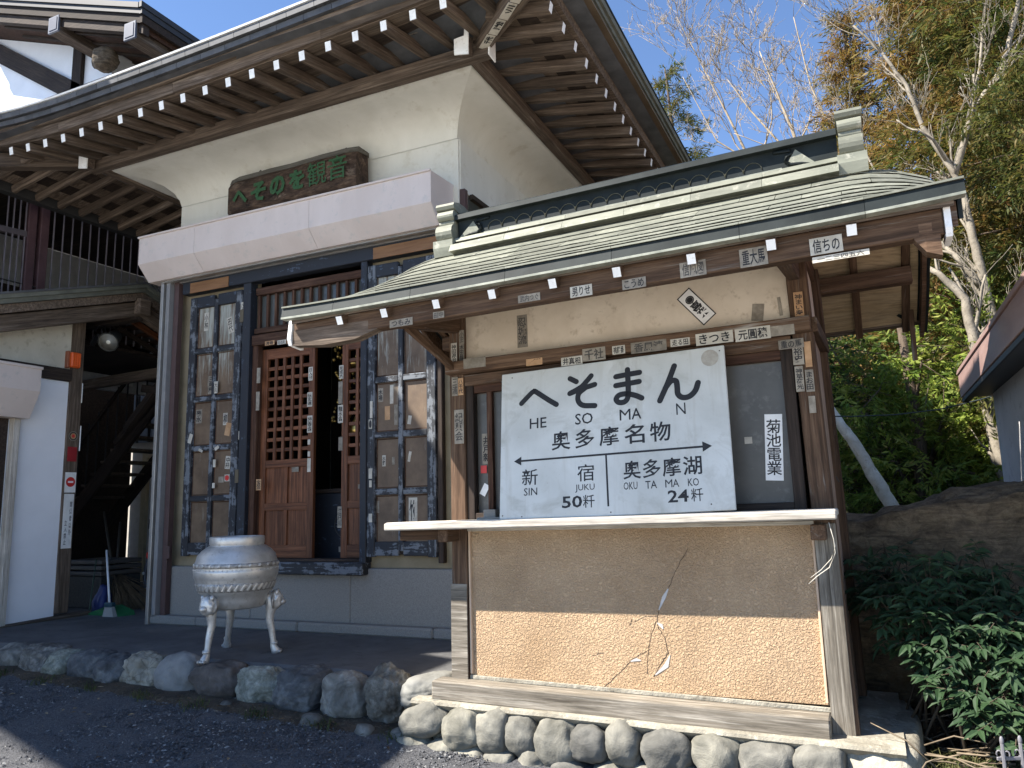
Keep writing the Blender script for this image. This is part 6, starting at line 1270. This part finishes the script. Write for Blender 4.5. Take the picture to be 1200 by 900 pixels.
for ci, (c, r_) in enumerate(cxy):
    for k in range(int(34*r_/.2)):
        u = Vector(rng.normal(size=3)); u.normalize(); u.y = -abs(u.y) if rng.random() < .7 else u.y; o_ = c+Vector((u.x, u.y*.8, u.z*.85))*r_*(.5+.6*rng.random())
        dr = (Vector((u.x, u.y-.3, u.z*.2-.15))+Vector(rng.normal(size=3))*.3).normalized(); stems.append([(c-Vector((0, 0, r_*.8)), .004), (o_, .0025), (o_+dr*.09, .0015)])
        side = dr.cross(Vector((0, 0, 1))).normalized()
        for j in range(7):
            if j == 6: pos, d2 = o_+dr*.085, dr
            else: pos = o_+dr*(.02+.03*(j//2)); d2 = (dr*.55+side*(1 if j % 2 else -1)).normalized()
            d2 = (d2+Vector((0, 0, -.28))+Vector(rng.normal(size=3))*.16).normalized(); leaves.append((pos, d2, .058+.035*rng.random()))
tube('stems', [[(Vector((.45+.3*rng.normal(), 4.75+.15*rng.normal(), GR)), .009), (c, .005)] for c, r_ in cxy for q in range(3)]+stems, plain('shrub_stem', (.04, .03, .02), (.1, .075, .05), 10, .9), sh, 4)
# the 300 leaves nearest the viewer are single parts, the rest one part
leaves.sort(key=lambda l: l[0].y-.25*l[2]*10)
def leafM(p, d, s): 
    z = (Vector((0, -.35, 1))+Vector(rng.normal(size=3))*.3); y = z.cross(d).normalized(); z = d.cross(y); return Matrix(((d.x*s, y.x*s, z.x*s, p.x), (d.y*s, y.y*s, z.y*s, p.y), (d.z*s, y.z*s, z.z*s, p.z), (0, 0, 0, 1)))
for i, (p, d, s) in enumerate(leaves[:300]): ob('leaf', lm[i % 4], sh, leafM(p, d, s))
V = []; Fs = []
for i, (p, d, s) in enumerate(leaves[300:]):
    M = leafM(p, d, s); b_ = len(V); V += [M @ v.co for v in lm[i % 4].vertices]; Fs += [[b_+k for k in pl.vertices] for pl in lm[i % 4].polygons]
o = ob('leaves', mesh('leaves', V, Fs), sh, None, nand); o['kind'] = 'stuff'
# grass, twigs and litter on the bank
def grass(name, n, area, hmin, hmax, mat, label, seed, zf):
    rg = np.random.default_rng(seed); V = []; Fs = []
    for i in range(n):
        x, y = area(rg); h = lerp(hmin, hmax, rg.random()); a = rg.random()*6.28; l = h*(.3+.7*rg.random()); w_ = .0022+.002*rg.random(); z = zf(x, y); dx, dy = math.cos(a), math.sin(a); b_ = len(V)
        for f, ww in ((0, 1), (.5, .8), (1, .1)): px2, py2, pz2 = x+dx*l*f*f, y+dy*l*f*f, z+h*f*(1-.35*f); V += [(px2-dy*w_*ww, py2+dx*w_*ww, pz2), (px2+dy*w_*ww, py2-dx*w_*ww, pz2)]
        Fs += [[b_, b_+1, b_+3, b_+2], [b_+2, b_+3, b_+5, b_+4]]
    o = ob(name, mesh(name, V, Fs), None, None, mat); tag(o, label, None, None, 'stuff')
gmat = leafmat('weed_blade', [(.03, .05, .015), (.07, .09, .03), (.14, .13, .06)], .6, .3)
def wz(r):
    k = r.integers(0, 9); return (-6.9+.53*k+.05*r.normal(), 4.05+.04*r.normal())
grass('weeds', 420, wz, .03, .10, gmat, 'small weeds sprouting at the foot of the edging boulders', 16, lambda x, y: gz(x, y))
gmat = leafmat('grass_blade', [(.03, .05, .015), (.06, .085, .03), (.12, .12, .05), (.2, .17, .09)], .6, .3)
grass('grass', 5200, lambda r: (.02+1.0*r.random(), 3.2+1.3*r.random()), .05, .17, gmat, 'thin grass growing at the foot of the shrub', 6, lambda x, y: GR+.0)
grass('tall_grass', 90, lambda r: (.66+.25*r.random(), 3.75+.4*r.random()), .25, .42, leafmat('iris_blade', [(.03, .08, .025), (.05, .12, .035)], .5, .3), 'broad strap leaves at the right edge', 9, lambda x, y: GR)
leaf_scatter('leaf_litter', 900, lambda r: (.0+1.0*r.random(), 3.5+1.6*r.random()), lambda x, y: GR+.02, [deadleaf, deadleaf2], .012, .035, 'brown leaf litter and bits under the shrub', 8)
tw = []
for i in range(46):
    p = Vector((.05+.7*rng.random(), 4.0+.9*rng.random(), GR+.03+.12*rng.random())); d = Vector((rng.normal(), rng.normal()*.5, .15*rng.normal())).normalized(); L = .15+.35*rng.random(); tw.append([(p, .005), (p+d*L*.5+Vector((0, 0, .04*rng.random())), .004), (p+d*L, .002)])
o = tube('dead_twigs', tw, plain('dry_twig', (.1, .075, .05), (.24, .19, .13), 10, .9), None, 4); tag(o, 'tangle of dry twigs under the shrub', None, None, 'stuff')
